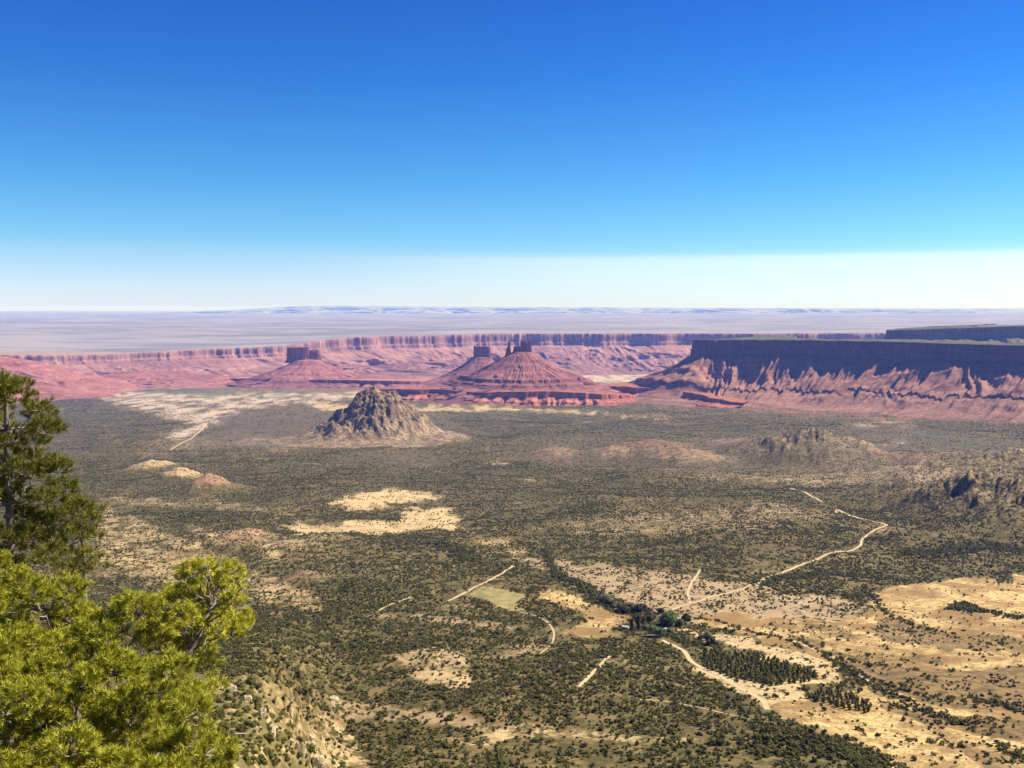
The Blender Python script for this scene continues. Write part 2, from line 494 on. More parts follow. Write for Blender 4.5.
# scrub too small to stand as plants: speckles at several sizes, fewer on the open ground
openg = g.math("MAXIMUM", g.math("MAXIMUM", g.math("MULTIPLY", sa, .6), go), g.math("MAXIMUM", fi, g.math("MAXIMUM", pa_, g.math("MULTIPLY", pk, .5))))
openg = g.math("MAXIMUM", openg, pl_)
wd_ = g.attr('surf_d')[0]
base = g.mix(g.math('MULTIPLY', wd_, g.rng(n_mf, .36, .60, .96, .70)), base, g.mix(n_mid, (.046, .046, .011), (.085, .076, .020)))
sp = g.math("ADD", g.math("MULTIPLY", g.noise(.11, 3, .7), .55), g.math("MULTIPLY", g.noise(.035, 3, .7), .45))
scr = g.rng(g.math("SUBTRACT", sp, g.math("MULTIPLY", openg, .16)), .455, .53)
base = g.mix(g.math("MULTIPLY", scr, g.math("SUBTRACT", 1.0, g.math("MULTIPLY", lf_, .25))), base, g.mix(n_mid, (.048, .045, .011), (.088, .076, .021)))
tuft = g.rng(g.math("SUBTRACT", n_sm, g.math("MULTIPLY", openg, .06)), .56, .66)
base = g.mix(g.math('MULTIPLY', lf_, g.rng(g.noise(.16, 5, .72), .40, .54, 0, .92)), base, g.mix(n_fine, (.075, .078, .018), (.155, .135, .038)))
base = g.mix(g.math("MULTIPLY", tuft, .6), base, (.14, .118, .045))
base = g.mix(g.rng(n_peb, .5, .66, 0, .45), base, (.20, .15, .085))
g.col(base)
g.bump(g.math("ADD", g.math("MULTIPLY", n_fine, 1.0), g.math("MULTIPLY", n_sm, .25)), 0.8, .5)
M_GROUND = g.m

openall = np.clip(CH['sand'] + CH['gold'] + CH['pink'] * .8 + CH['sage'] * .75 + CH['red'] * .8 + CH['pale'] + CH['field'] + CH['teal'], 0, 1)
WOOD = (1 - openall) * (.34 + .66 * sstep(1300, 3300, GY)) * sstep(500, 800, GY) * (1 - sstep(8800, 10500, GY)) * np.clip(.70 + .8 * fbm(GX / 330, GY / 600, 5, 151) - .4 * G_DRIFT, 0, 1)
one = np.ones_like(GZ)
st4 = lambda *a: np.stack([x.ravel() for x in a], -1)
ground = mesh_np("ground", st4(GX, GY, GZ), grid_faces(len(YS), len(AS)), M_GROUND,
                 {"surf_a": st4(CH["sand"], CH["gold"], CH["red"], CH["pink"]), "surf_b": st4(CH["sage"], CH["pale"], CH["teal"], CH["field"]),
                  "surf_d": st4(WOOD, CH['brown'], 0 * GZ, one), "surf_c": st4(G_ROCK, G_DRIFT, G_PL, G_LEFT * (1 - sstep(500, 900, GY)))}, smooth=True)
tag(ground, "scrub covered desert valley floor running out to pale plains", kind="structure")


# ------------------------------------------------------------------ rock material
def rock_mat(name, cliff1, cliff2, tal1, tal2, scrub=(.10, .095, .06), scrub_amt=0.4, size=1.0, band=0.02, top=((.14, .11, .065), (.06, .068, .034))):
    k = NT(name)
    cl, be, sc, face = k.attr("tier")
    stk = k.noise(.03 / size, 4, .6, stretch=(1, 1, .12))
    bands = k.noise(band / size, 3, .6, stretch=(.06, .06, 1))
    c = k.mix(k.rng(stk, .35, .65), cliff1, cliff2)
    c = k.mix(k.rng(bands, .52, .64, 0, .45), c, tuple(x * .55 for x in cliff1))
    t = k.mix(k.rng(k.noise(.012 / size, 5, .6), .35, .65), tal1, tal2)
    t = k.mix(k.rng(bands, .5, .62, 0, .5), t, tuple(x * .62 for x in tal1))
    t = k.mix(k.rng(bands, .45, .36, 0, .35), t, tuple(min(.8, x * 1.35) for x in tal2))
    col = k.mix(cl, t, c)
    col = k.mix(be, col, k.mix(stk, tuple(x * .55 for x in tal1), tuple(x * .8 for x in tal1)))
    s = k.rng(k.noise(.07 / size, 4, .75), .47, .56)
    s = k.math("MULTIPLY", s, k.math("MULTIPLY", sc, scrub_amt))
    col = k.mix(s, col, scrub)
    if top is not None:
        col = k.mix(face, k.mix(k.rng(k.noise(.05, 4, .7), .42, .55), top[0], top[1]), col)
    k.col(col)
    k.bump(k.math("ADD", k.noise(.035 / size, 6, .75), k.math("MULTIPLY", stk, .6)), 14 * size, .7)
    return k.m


M_NEARMESA = rock_mat("mesa_sandstone", (.115, .062, .052), (.20, .105, .082), (.30, .118, .09), (.41, .21, .16), (.10, .085, .06), .9, .7, .035)  # cliff tones darkened to deepen the shadow on the wall
M_BUTTE = rock_mat("butte_sandstone", (.19, .078, .07), (.32, .14, .12), (.25, .088, .085), (.35, .16, .148), (.24, .13, .10), .35, 1.0, .03, ((.48, .19, .13), (.34, .14, .10)))
M_RIM = rock_mat("rim_sandstone", (.20, .10, .10), (.38, .21, .195), (.28, .125, .12), (.38, .215, .20), (.30, .17, .13), .3, 1.6, .02, ((.40, .28, .23), (.27, .20, .17)))
M_BENCH = rock_mat("bench_sandstone", (.22, .075, .06), (.32, .12, .09), (.40, .13, .09), (.50, .20, .14), (.13, .09, .06), .5, .8, .04, ((.40, .15, .10), (.26, .10, .075)))
M_MESATOP = rock_mat("mesa_woodland", (.2, .12, .08), (.3, .2, .12), (.17, .14, .08), (.24, .19, .11), (.07, .08, .045), .9, 1, .02)


def spline(P, step):
    P = np.array(P, float)
    Q = np.vstack([2 * P[0] - P[1], P, 2 * P[-1] - P[-2]])
    out = []
    for i in range(1, len(Q) - 2):
        p0, p1, p2, p3 = Q[i - 1:i + 3]
        n = max(2, int(np.linalg.norm(p2[:2] - p1[:2]) / step))
        for t in np.arange(n) / n:
            out.append(0.5 * ((2 * p1) + (p2 - p0) * t + (2 * p0 - 5 * p1 + 4 * p2 - p3) * t * t + (3 * p1 - p0 - 3 * p2 + p3) * t ** 3))
    out.append(P[-1])
    return np.array(out)


def smooth1(a, n):
    k = np.hanning(2 * n + 3); k /= k.sum()
    return np.stack([np.convolve(np.pad(a[:, i], n + 1, mode="edge"), k, mode="valid") for i in range(a.shape[1])], 1)


def sweep(name, rim, step, prof, mat, seed=0, alcove=(400, 40), flute=(60, 8), gully=(300, 40), inward=None, in_rows=(15, 60, 200, 600, 1500),
          in_rise=0.0, in_drop=0.0, base_z=None, bot=None, smooth_n=20, top_noise=4.0, tal_noise=0.10):
    """open cliff line: rim (x,y,z top) swept outward to its right-hand side through prof = (offset, drop fraction, cliff, bench)
    where drop 0 is the rim and 1 the foot"""
    P = spline(rim, step)
    n = len(P)
    d = np.gradient(P[:, :2], axis=0); d /= np.linalg.norm(d, axis=1)[:, None] + 1e-9
    d = smooth1(d, smooth_n); d /= np.linalg.norm(d, axis=1)[:, None] + 1e-9
    N = np.stack([d[:, 1], -d[:, 0]], 1)     # right-hand side
    s = np.concatenate([[0], np.cumsum(np.linalg.norm(np.diff(P[:, :2], axis=0), axis=1))])
    off0 = fbm(s / alcove[0], s * 0 + seed, 3, seed) * alcove[1]
    fl = (ridged(s / flute[0], s * 0, 3, seed + 3) - .5) * flute[1] * 2 + (ridged(s / (flute[0] * 3.1), s * 0, 2, seed + 4) - .5) * flute[1] * 3
    fl = fl * (.35 + 1.1 * np.clip(.5 + fbm(s / (flute[0] * 7), s * 0, 3, seed + 21), 0, 1.4))
    rowsV, tier = [], []
    inn = np.array(inward, float); inn /= np.linalg.norm(inn)
    topz = P[:, 2] + fbm(s / 150, s * 0, 4, seed + 9) * top_noise
    footx = P[:, :2] + N * prof[-1][0]
    foot = base_z if base_z is not None else None
    for t in reversed(in_rows):
        q = P[:, :2] + N * (off0 + fl * .8)[:, None] + inn[None, :] * t
        z = topz + in_rise * t - (in_drop if t == in_rows[-1] else 0) + fbm(q[:, 0] / 300, q[:, 1] / 300, 3, seed + 5) * min(t * .05, 18)
        rowsV.append(np.column_stack([q, z])); tier.append(np.column_stack([0 * s, 0 * s, 0 * s + 1, 0 * s]))
    # refine the profile
    pr = np.array(prof, float)
    L = np.concatenate([[0], np.cumsum(np.hypot(np.diff(pr[:, 0]), np.diff(pr[:, 1]) * 400))])
    tt = np.linspace(0, L[-1], 84)
    tt = np.unique(np.concatenate([tt, L]))
    pf = np.column_stack([np.interp(tt, L, pr[:, i]) for i in range(pr.shape[1])])
    T = pr[-1][0]
    if np.ndim(foot) == 0 and foot is not None:
        footz = np.full(n, float(foot))
    elif foot is not None:
        footz = np.interp(np.linspace(0, 1, n), np.linspace(0, 1, len(foot)), foot)
    else:
        footz = ground_z(footx[:, 0], footx[:, 1]) - 25
        footz = smooth1(footz[:, None], 40)[:, 0]
    for (o, h, cl, be) in pf:
        u = o / T
        amp = math.sin(math.pi * min(1, max(0, (u - 0.02) / .98)) ** 0.6) if u > 0.02 else 0
        gl = ridged(s / gully[0] + fbm(s / 500, s * 0 + o / 700, 2, seed + 8) * .5, s * 0 + o / 2600, 3, seed + 6) - .55
        gs = ridged(s / (gully[0] * .20) + o / 2200, s * 0 + o / 1500, 4, seed + 12) - .5
        gt = ridged(s / (gully[0] * .08) + o / 900, s * 0 + o / 480, 3, seed + 13) - .5
        push = off0 * (1 - 0.35 * u) + fl * (1 if u < .06 else math.exp(-u * 6)) + gl * gully[1] * amp * 2.2
        bw = fbm(s / 45, s * 0 + h * 6, 3, seed + 15)
        q = P[:, :2] + N * (o + push + bw * (4 + 9 * u))[:, None]
        z = topz + (footz - topz) * h
        relief = (topz - footz)
        z = z + relief * tal_noise * amp * (gl * 1.3 + gs * .55 + gt * .45)
        z = z + bw * 3 * (1 if u > 0 else 0)
        if u > .25:
            q = q + N * (fbm(s / 330, s * 0 + 3.3, 4, seed + 31) * T * .085 * min(1, (u - .25) * 4))[:, None]
        bev = be * np.clip(.5 + 1.6 * fbm(s / 210, s * 0 + 1.7, 3, seed + 33), 0, 1)
        rowsV.append(np.column_stack([q, z]))
        tier.append(np.column_stack([0 * s + cl, 0 * s + bev, 0 * s + min(1, .25 + u * 1.2), 0 * s + 1]))
    V = np.array(rowsV); Tn = np.array(tier)
    # order rows so that faces look outward/up
    o = mesh_np(name, V.reshape(-1, 3), grid_faces(V.shape[0], n)[:, ::-1], mat, {"tier": Tn.reshape(-1, 4)}, smooth=True)
    return o


def pt(px, py, Y):
    return tuple(at(px, py, Y))


# profile: offset, fraction of the drop, cliff, bench
mesa_prof = [(0, 0, 1, 0), (5, .05, 1, 0), (8, .13, 1, 0), (16, .15, 1, 0), (20, .26, 1, 0), (30, .275, .3, 0), (170, .485, 0, 0), (300, .62, 0, 0), (430, .71, 0, 0),
             (520, .75, 0, 0), (528, .79, .2, 1), (600, .81, 0, 0), (700, .85, 0, 0), (850, .905, 0, 0), (1050, .95, 0, 0), (1300, 1.0, 0, 0)]
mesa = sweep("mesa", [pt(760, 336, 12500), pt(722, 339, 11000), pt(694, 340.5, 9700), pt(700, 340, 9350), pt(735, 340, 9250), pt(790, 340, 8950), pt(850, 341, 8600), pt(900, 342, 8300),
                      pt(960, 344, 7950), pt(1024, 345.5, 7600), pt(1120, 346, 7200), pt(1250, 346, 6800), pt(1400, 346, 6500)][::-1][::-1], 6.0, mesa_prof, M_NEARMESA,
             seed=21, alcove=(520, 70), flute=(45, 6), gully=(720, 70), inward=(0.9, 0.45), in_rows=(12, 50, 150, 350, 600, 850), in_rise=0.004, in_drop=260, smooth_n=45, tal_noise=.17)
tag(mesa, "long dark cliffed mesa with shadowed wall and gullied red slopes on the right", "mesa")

back_prof = [(0, 0, 1, 0), (8, .3, 1, 0), (20, .5, 1, 0), (60, .55, 0, 0), (300, 1, 0, 0)]
mesa2 = sweep("mesa", [pt(930, 327, 14000), pt(905, 328, 12600), pt(889, 330, 11200), pt(900, 330, 10900), pt(960, 328, 10800), pt(1030, 326, 10700), pt(1150, 324, 10600), pt(1400, 322, 10600)], 10, back_prof,
              M_MESATOP, seed=44, alcove=(500, 40), flute=(60, 8), gully=(200, 15), inward=(0.9, 0.45), in_rows=(20, 100, 400, 1500), in_rise=0.02, base_z=-480)
tag(mesa2, "higher wooded mesa with a grey green top behind the long dark mesa", "mesa")

rim_prof = [(0, 0, 1, 0), (10, .08, 1, 0), (18, .24, 1, 0), (45, .27, .7, 0), (55, .36, .8, 0), (100, .39, .2, 0), (400, .53, 0, 0), (760, .66, 0, 0), (790, .70, .1, .8), (1300, .82, 0, 0), (1330, .85, .1, .8), (2300, .95, 0, 0), (3000, 1.0, 0, 0)]
rim_pts = [pt(*((c, r, y))) for c, y, r in RIM]
rim = sweep("canyon_rim", rim_pts, 17, rim_prof, M_RIM, seed=63, alcove=(1500, 260), flute=(130, 22), gully=(800, 150), inward=(0.05, 1), in_rows=(30, 120, 400, 900, 1800), in_rise=-0.02,
            smooth_n=50, top_noise=6, tal_noise=.09)
tag(rim, "long pink canyon rim of fluted cliffs closing off the far side of the valley", "cliff")

mf = NT('haze_tinted_rock'); mf.col(mf.mix(mf.rng(mf.noise(.0006, 5), .4, .6), (.24, .26, .29), (.34, .35, .37))); M_FAR = mf.m  # blue grey of distance haze put into the hills' own colour
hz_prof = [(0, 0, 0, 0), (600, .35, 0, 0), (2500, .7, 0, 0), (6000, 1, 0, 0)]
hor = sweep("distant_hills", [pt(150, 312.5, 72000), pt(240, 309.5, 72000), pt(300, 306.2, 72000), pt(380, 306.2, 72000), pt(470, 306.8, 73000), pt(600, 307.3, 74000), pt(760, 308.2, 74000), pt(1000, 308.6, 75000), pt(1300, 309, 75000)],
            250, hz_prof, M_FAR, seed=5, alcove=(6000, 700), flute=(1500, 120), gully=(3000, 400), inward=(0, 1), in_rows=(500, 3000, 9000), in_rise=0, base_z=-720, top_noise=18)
tag(hor, "faint blue flat hills along the horizon", kind="structure")


# ------------------------------------------------------------------ buttes
def cone(name, px, base_py, Y, prof, mat, axis=(1.0, 1.0), rot=0.0, nth=420, seed=0, gul=0.09, crag=None, parent=None, sink=30, skew=None):
    """butte body: prof = (radius m, height m over the floor, cliff, bench)"""
    c = at(px, base_py, Y)
    gz = float(ground_z(c[0], c[1]))
    pr = np.array(prof, float)
    L = np.concatenate([[0], np.cumsum(np.hypot(np.diff(pr[:, 0]), np.diff(pr[:, 1])))])
    tt = np.unique(np.concatenate([np.linspace(0, L[-1], 120), L]))
    pf = np.column_stack([np.interp(tt, L, pr[:, i]) for i in range(4)])
    th = np.linspace(0, 2 * math.pi, nth, endpoint=False)
    H = pr[:, 1].max(); RM = pr[:, 0].max()
    rows_, tier = [], []
    for (r, h, cl, be) in pf:
        u = r / RM
        cx, sx = np.cos(th) * 2.2, np.sin(th) * 2.2
        wv = .22 * fbm(np.cos(th) * 3 + r / 260, np.sin(th) * 3 - r / 310, 3, seed + 6)
        gl = ridged(np.cos(th + wv) * 6 + 40 + r / 420, np.sin(th + wv) * 6 + r / 520, 4, seed) - .5
        g2 = ridged(np.cos(th + wv) * 19 + 20 + r / 130, np.sin(th + wv) * 19 + r / 150, 3, seed + 2) - .5
        lo = fbm(cx + 9, sx + 3, 3, seed + 4)
        amp = math.sin(math.pi * min(1.0, u) ** .7)
        rr = r * (1 + .16 * lo * (0.3 + u) + .10 * gl * amp) + be * 6 * g2
        z = h + H * gul * amp * (gl * 1.3 + g2 * .5)
        if be > .5: z = z + H * .012 * g2
        x = np.cos(th) * rr * axis[0]; y = np.sin(th) * rr * axis[1]
        if skew is not None: x = x + skew * (H - h) * 0
        ca, sa_ = math.cos(rot), math.sin(rot)
        X = c[0] + x * ca - y * sa_; Yw = c[1] + x * sa_ + y * ca
        if crag is not None:
            cw = sstep(crag[0], crag[1], h / H)
            n3 = ridged(X / crag[2], Yw / crag[2] + h / crag[2] * .6, 4, seed + 8) - .5
            z = z + n3 * crag[3] * (0.35 + cw)
            m = fbm(X / crag[2] * .5, Yw / crag[2] * .5 + h / 90, 3, seed + 9)
            X = X + np.cos(th) * m * crag[3] * .5; Yw = Yw + np.sin(th) * m * crag[3] * .5
        gzz = ground_z(X, Yw)
        zz = np.where(u > .75, (gzz - gz) * min(1, (u - .75) / .25), 0) + gz + z - sink * u ** 6
        rows_.append(np.column_stack([X, Yw, zz]))
        tier.append(np.column_stack([0 * th + cl, 0 * th + be, 0 * th + min(1, .2 + u), 0 * th + 1]))
    V = np.array(rows_).reshape(-1, 3); Tn = np.array(tier).reshape(-1, 4)
    o = mesh_np(name, V, grid_faces(len(pf), nth, True), mat, {"tier": Tn}, smooth=True, parent=parent)
    return o, c, gz


def tower(name, px, top_py, bot_py, Y, wx_m, wy_m, mat, seed=0, notch=None, taper=.85, nth=48, nz=26, parent=None, skyline=.12):
    """sheer rock tower: an uneven block with vertical joints"""
    c = at(px, bot_py, Y); t = at(px, top_py, Y)
    h = t[2] - c[2] + 12
    th = np.linspace(0, 2 * math.pi, nth, endpoint=False)
    ex = np.sign(np.cos(th)) * np.abs(np.cos(th)) ** .55; ey = np.sign(np.sin(th)) * np.abs(np.sin(th)) ** .55
    rows_ = []
    for k in range(nz + 5):
        f = min(1, k / nz)
        shrink = 1 if k <= nz else [.82, .6, .38, .18, .02][k - nz]
        jt = 1 + .10 * (ridged(np.cos(th) * 3 + 7, np.sin(th) * 3 + f * .5, 3, seed) - .5) * 2
        w = (1 - (1 - taper) * f) * jt * shrink * (1 + .16 * max(0, .25 - f) * 4)
        x = ex * wx_m * .5 * w; y = ey * wy_m * .5 * w
        sk = fbm(x / wx_m * 3.2 + 4, y / wy_m * 3, 3, seed + 5)
        zz = (-12 + h * f) + (h * skyline * sk * f ** 3)
        if notch is not None:
            zz = zz - f ** 4 * h * notch[2] * np.exp(-((x / wx_m - notch[0]) / notch[1]) ** 2)
        rows_.append(np.column_stack([c[0] + x, c[1] + y, c[2] + zz]))
    V = np.array(rows_).reshape(-1, 3)
    tier = np.tile([1.0, 0, 0, 1], (len(V), 1))
    return mesh_np(name, V, grid_faces(nz + 5, nth, True), mat, {"tier": tier}, smooth=False, parent=parent)


def px_m(Y): return Y / FPX


# twin-towered butte in the middle
Yb = 9400; q = px_m(Yb)
bt = empty("butte", at(520, 398, Yb), "pink butte with a thin spire and a blocky tower on its cone, mid valley", "butte")


def local(o, root):
    """parent without moving"""
    o.parent = root
    o.matrix_parent_inverse = root.matrix_basis.inverted() if False else __import__("mathutils").Matrix.Translation(-root.location)
    return o


pr = [(0, 47 * q, 0, 0), (8 * q, 46 * q, 0, 0), (15 * q, 42 * q, 0, 0), (24 * q, 36 * q, 0, 0), (36 * q, 28.5 * q, 0, 0), (50 * q, 22.5 * q, 0, 0), (53 * q, 22 * q, 0, .3), (55.0 * q, 19 * q, .2, 1),
      (62 * q, 17.5 * q, 0, 0), (64 * q, 15.5 * q, .2, .8), (75 * q, 12.5 * q, 0, 0), (90 * q, 8 * q, 0, 0), (93 * q, 5.5 * q, .1, 1), (112 * q, 2 * q, 0, 0), (140 * q, -1 * q, 0, 0)]
o, c0, gz0 = cone("talus_cone", 522, 400, Yb, pr, M_BUTTE, axis=(1.08, 1.0), seed=3, gul=.014, nth=620)
local(o, bt)
local(tower("spire", 509, 341.5, 354, Yb - 20, 4.0 * q, 30, M_BUTTE, 5, taper=.55, skyline=.05), bt)
local(tower("shoulder", 508, 348.5, 355, Yb - 20, 5.6 * q, 45, M_BUTTE, 15, taper=.5, skyline=.3), bt)
local(tower("rock_tower", 526, 340.6, 355, Yb, 11.5 * q, 60, M_BUTTE, 9, notch=(.14, .10, .22), taper=.9, skyline=.14), bt)
local(tower("shoulder", 517, 347.5, 356, Yb + 20, 10 * q, 45, M_BUTTE, 19, taper=.6, skyline=.3), bt)

# dark flat-topped butte behind it
Yb = 11600; q = px_m(Yb)
b2 = empty("butte", at(476, 385, Yb), "small dark flat topped butte behind the left shoulder of the twin towered butte", "butte")
pr = [(0, 30 * q, 0, 0), (9 * q, 29 * q, 0, 0), (14 * q, 24 * q, 0, 0), (24 * q, 17 * q, 0, 0), (40 * q, 9 * q, 0, 0), (60 * q, 3 * q, 0, 0), (80 * q, -2 * q, 0, 0)]
o, _, _ = cone("talus_cone", 481, 386.5, Yb, pr, M_BUTTE, axis=(1.0, 1.0), seed=13, gul=.016)
local(o, b2)
local(tower("caprock", 482, 346.5, 359.5, Yb, 16.5 * q, 130, M_BUTTE, 23, taper=.95, skyline=.05, nth=70), b2)

# butte on the left with a lit eastern wing
Yb = 12000; q = px_m(Yb)
b3 = empty("butte", at(305, 384, Yb), "square dark capped butte on a broad pink cone, left of the rocky peak", "butte")
pr = [(0, 25.5 * q, 0, 0), (11 * q, 24.5 * q, 0, 0), (18 * q, 20 * q, 0, 0), (34 * q, 13 * q, 0, 0), (50 * q, 8 * q, 0, 0), (53 * q, 6 * q, .2, 1), (75 * q, 3.4 * q, 0, 0), (78 * q, 1.5 * q, .2, 1), (100 * q, -.5 * q, 0, 0), (120 * q, -2 * q, 0, 0)]
o, _, _ = cone("talus_cone", 308, 385, Yb, pr, M_BUTTE, axis=(1.05, 1.0), seed=33, gul=.016, nth=560)
local(o, b3)
local(tower("caprock", 298, 347.3, 361.5, Yb, 21 * q, 150, M_BUTTE, 29, taper=.95, skyline=.04, nth=80), b3)
local(tower("caprock", 312, 352.5, 364, Yb + 60, 22 * q, 130, M_BUTTE, 37, taper=.7, skyline=.35, nth=80), b3)

# dark red benches below the buttes
bench_prof = [(0, 0, 0, .6), (6, .38, .3, 1), (40, .5, 0, .2), (110, .68, 0, 0), (118, .78, .2, .9), (300, 1, 0, 0)]
be1 = sweep("bench", [pt(380, 389.5, 9500), pt(400, 389, 9100), pt(440, 389.5, 8950), pt(475, 392, 8700), pt(520, 391.5, 8500), pt(560, 391.5, 8450), pt(600, 394, 8400), pt(622, 395, 8700), pt(640, 395, 9300)], 8, bench_prof, M_BENCH, seed=71,
            alcove=(260, 70), flute=(40, 10), gully=(160, 40), inward=(0, 1), in_rows=(15, 80, 250, 600), in_rise=-.05, base_z=None, smooth_n=25, tal_noise=.15)
tag(be1, "low maroon rock bench with dark broken cliffs in front of the twin towered butte", "rock bench")
be2 = sweep("bench", [pt(590, 388, 9900), pt(606, 386, 9400), pt(640, 387.5, 9100), pt(680, 391, 8800), pt(715, 398, 8300), pt(745, 403, 8000)], 8, bench_prof, M_BENCH, seed=83,
            alcove=(260, 60), flute=(40, 10), gully=(160, 40), inward=(0.4, 1), in_rows=(15, 80, 250, 500), in_rise=-.03, smooth_n=25, tal_noise=.15)
tag(be2, "stepped dark red rock bench at the left foot of the long mesa", "rock bench")
be3 = sweep("bench", [pt(205, 379, 12500), pt(235, 378.5, 11900), pt(290, 379.5, 11500), pt(350, 380, 11300), pt(400, 381, 11200), pt(432, 381, 11600), pt(440, 380, 12200)], 10, bench_prof, M_BUTTE, seed=93,
            alcove=(300, 60), flute=(40, 10), gully=(160, 40), inward=(0, 1), in_rows=(15, 80, 250, 600), in_rise=-.05, smooth_n=25, tal_noise=.12)
tag(be3, "pink rock bench with a notched edge under the square capped butte", "rock bench")

# red slopes at the left edge
Yb = 9800; q = px_m(Yb)
pr = [(0, 38 * q, 0, 0), (20 * q, 37 * q, 0, 0), (45 * q, 30 * q, 0, 0), (70 * q, 20 * q, 0, 0), (88 * q, 15 * q, 0, 0), (90 * q, 11.5 * q, .7, 0), (105 * q, 6 * q, 0, 0), (150 * q, -2 * q, 0, 0)]
o, _, _ = cone("hill", -20, 391, Yb, pr, M_BUTTE, axis=(1.0, 1.6), seed=53, gul=.035, nth=520)
tag(o, "rounded red hill with a pale pink cliff band at the left edge of the valley", kind="structure")
Yb = 12000; q = px_m(Yb)
pr = [(0, 13 * q, 0, 0), (30 * q, 11 * q, 0, 0), (60 * q, 6 * q, 0, 0), (110 * q, -1 * q, 0, 0)]
o, _, _ = cone("hill", 150, 383.5, Yb, pr, M_BUTTE, axis=(1.2, 1.2), seed=58, gul=.05, nth=420)
tag(o, "low pink hill at the foot of the far canyon rim", kind="structure")

# rocky peak standing on the valley floor
rp = NT("weathered_peak_rock")
cl, be, sc, _ = rp.attr("tier")
n1 = rp.noise(.02, 5, .65); n2 = rp.noise(.09, 4, .7)
cc = rp.mix(rp.rng(n1, .38, .62), (.17, .11, .066), (.42, .275, .165))
tal = rp.mix(rp.rng(rp.noise(.016, 5, .6), .4, .6), (.22, .155, .095), (.46, .33, .205))
cc = rp.mix(rp.math("MULTIPLY", rp.math("SUBTRACT", 1.0, cl), .9), cc, tal)
cc = rp.mix(rp.math("MULTIPLY", rp.rng(n2, .48, .56), .75), cc, (.085, .075, .05))
rp.col(cc); rp.bump(rp.math("ADD", n1, rp.math("MULTIPLY", n2, .6)), 14, .9)
Yb = 5350; q = px_m(Yb)
pc = at(375, 441, Yb)
gN = 340
gx = np.linspace(-125, 125, gN) * q
PXX, PYY = np.meshgrid(gx, gx)
wx_ = fbm(PXX / 130, PYY / 130, 4, 161) * 26; wy_ = fbm(PXX / 130 + 7, PYY / 130, 4, 163) * 26
xx, yy = PXX + wx_, PYY + wy_
rr = np.hypot(xx, yy) / q; ct = xx / (np.hypot(xx, yy) + 1e-6) * .5 + .5
hl = np.interp(rr, [0, 8, 11, 17, 23, 30, 46, 65, 85, 105], [51, 51, 49, 44, 36, 29, 18.5, 9, 3, 0])
hr = np.interp(rr, [0, 5, 11, 21, 26, 32, 40, 50, 58, 70, 86], [53, 50, 44, 46, 43, 38, 29, 18, 9, 2, 0])
hh = (hl * (1 - ct) + hr * ct) * q
ele = np.clip(hh / (52 * q), 0, 1)
rg = ridged(PXX / 105 + PYY / 300, PYY / 120, 4, 171) - .5
rg2 = ridged(PXX / 34, PYY / 34, 3, 175) - .5
thp = np.arctan2(yy, xx)
gul_ = ridged(np.cos(thp) * 3.2 + rr / 60, np.sin(thp) * 3.2 + rr / 70, 3, 179) - .5
hh = hh + sstep(.03, .4, ele) * (1 - .2 * ele) * (rg * 50 + gul_ * 14) + sstep(.1, .5, ele) * rg2 * 19
edge_ = sstep(122, 90, rr)
wxx, wyy = pc[0] + PXX, pc[1] + PYY
zz_ = ground_z(wxx, wyy) + hh * edge_ - 6 * (1 - edge_)
cr = np.clip(sstep(.28, .6, ele + .35 * rg), 0, 1)
peak = mesh_np("rocky_peak", st4(wxx, wyy, zz_), grid_faces(gN, gN), rp.m, {"tier": st4(cr, 0 * cr, 0 * cr, 0 * cr + 1)}, smooth=True)
tag(peak, "steep craggy grey brown peak rising alone from the valley floor", "peak")

# ------------------------------------------------------------------ dirt roads
rd = NT("packed_dirt")
rn = rd.noise(.5, 4)
rd.col(rd.mix(rd.rng(rn, .3, .7), (.44, .325, .19), (.60, .47, .30)))


def road(pts, width, label, m=rd.m):
    W = np.array([at_ground(*p) for p in pts])
    S = spline(W, 5.0)
    d = np.gradient(S[:, :2], axis=0); d /= np.linalg.norm(d, axis=1)[:, None] + 1e-9
    N = np.stack([d[:, 1], -d[:, 0]], 1)
    s = np.arange(len(S))
    cols = []
    for f in (-.5, -.25, 0, .25, .5):
        w = width * (1 + .18 * noise(s / 7.0, s * 0 + f * 9, 3))
        q = S[:, :2] + N * (w * f)[:, None] + N * (noise(s / 9.0, s * 0, 8) * width * .12)[:, None]
        z = ground_z(q[:, 0], q[:, 1]) + 0.30
        cols.append(np.column_stack([q, z]))
    V = np.stack(cols, 1)
    o = mesh_np("dirt_road", V.reshape(-1, 3), grid_faces(len(S), 5), m, smooth=True)
    tag(o, label, kind="structure")
    return W


ROADS = []
ROADS.append((road([(664, 612), (690, 604), (715, 596), (735, 591), (752, 585), (770, 576), (792, 569), (828, 554), (858, 547), (862, 540), (870, 533), (887, 525)], 5.5, "pale dirt road climbing from the ranch trees to the right"), 9))
ROADS.append((road([(887, 525), (868, 520), (846, 514), (838, 510), (836, 513)], 9, "far pale stretch of the valley road above its bend"), 9))
ROADS.append((road([(822, 502), (808, 494), (790, 488)], 7, "faint farthest stretch of the valley road"), 8))
ROADS.append((road([(448, 601), (470, 590), (492, 579), (513, 566)], 5, "straight dirt track beside the small green field"), 8))
ROADS.append((road([(376, 612), (392, 604), (411, 597)], 4, "short straight dirt track through the junipers"), 6))
ROADS.append((road([(579, 687), (590, 676), (601, 665), (611, 655)], 4.5, "straight reddish track cut through the woodland below the ranch"), 6))
ROADS.append((road([(690, 603), (688, 592), (692, 582), (700, 570)], 4, "branch track running away from the ranch"), 7))
ROADS.append((road([(540, 654), (551, 645), (553, 630), (540, 618), (520, 612)], 2.2, "winding footpath through woodland left of the ranch"), 6))
ROADS.append((road([(662, 640), (682, 650), (690, 660), (704, 669), (722, 677), (742, 690), (760, 699), (768, 710)], 5.5, "wide sandy drive curving below the orchard"), 10))
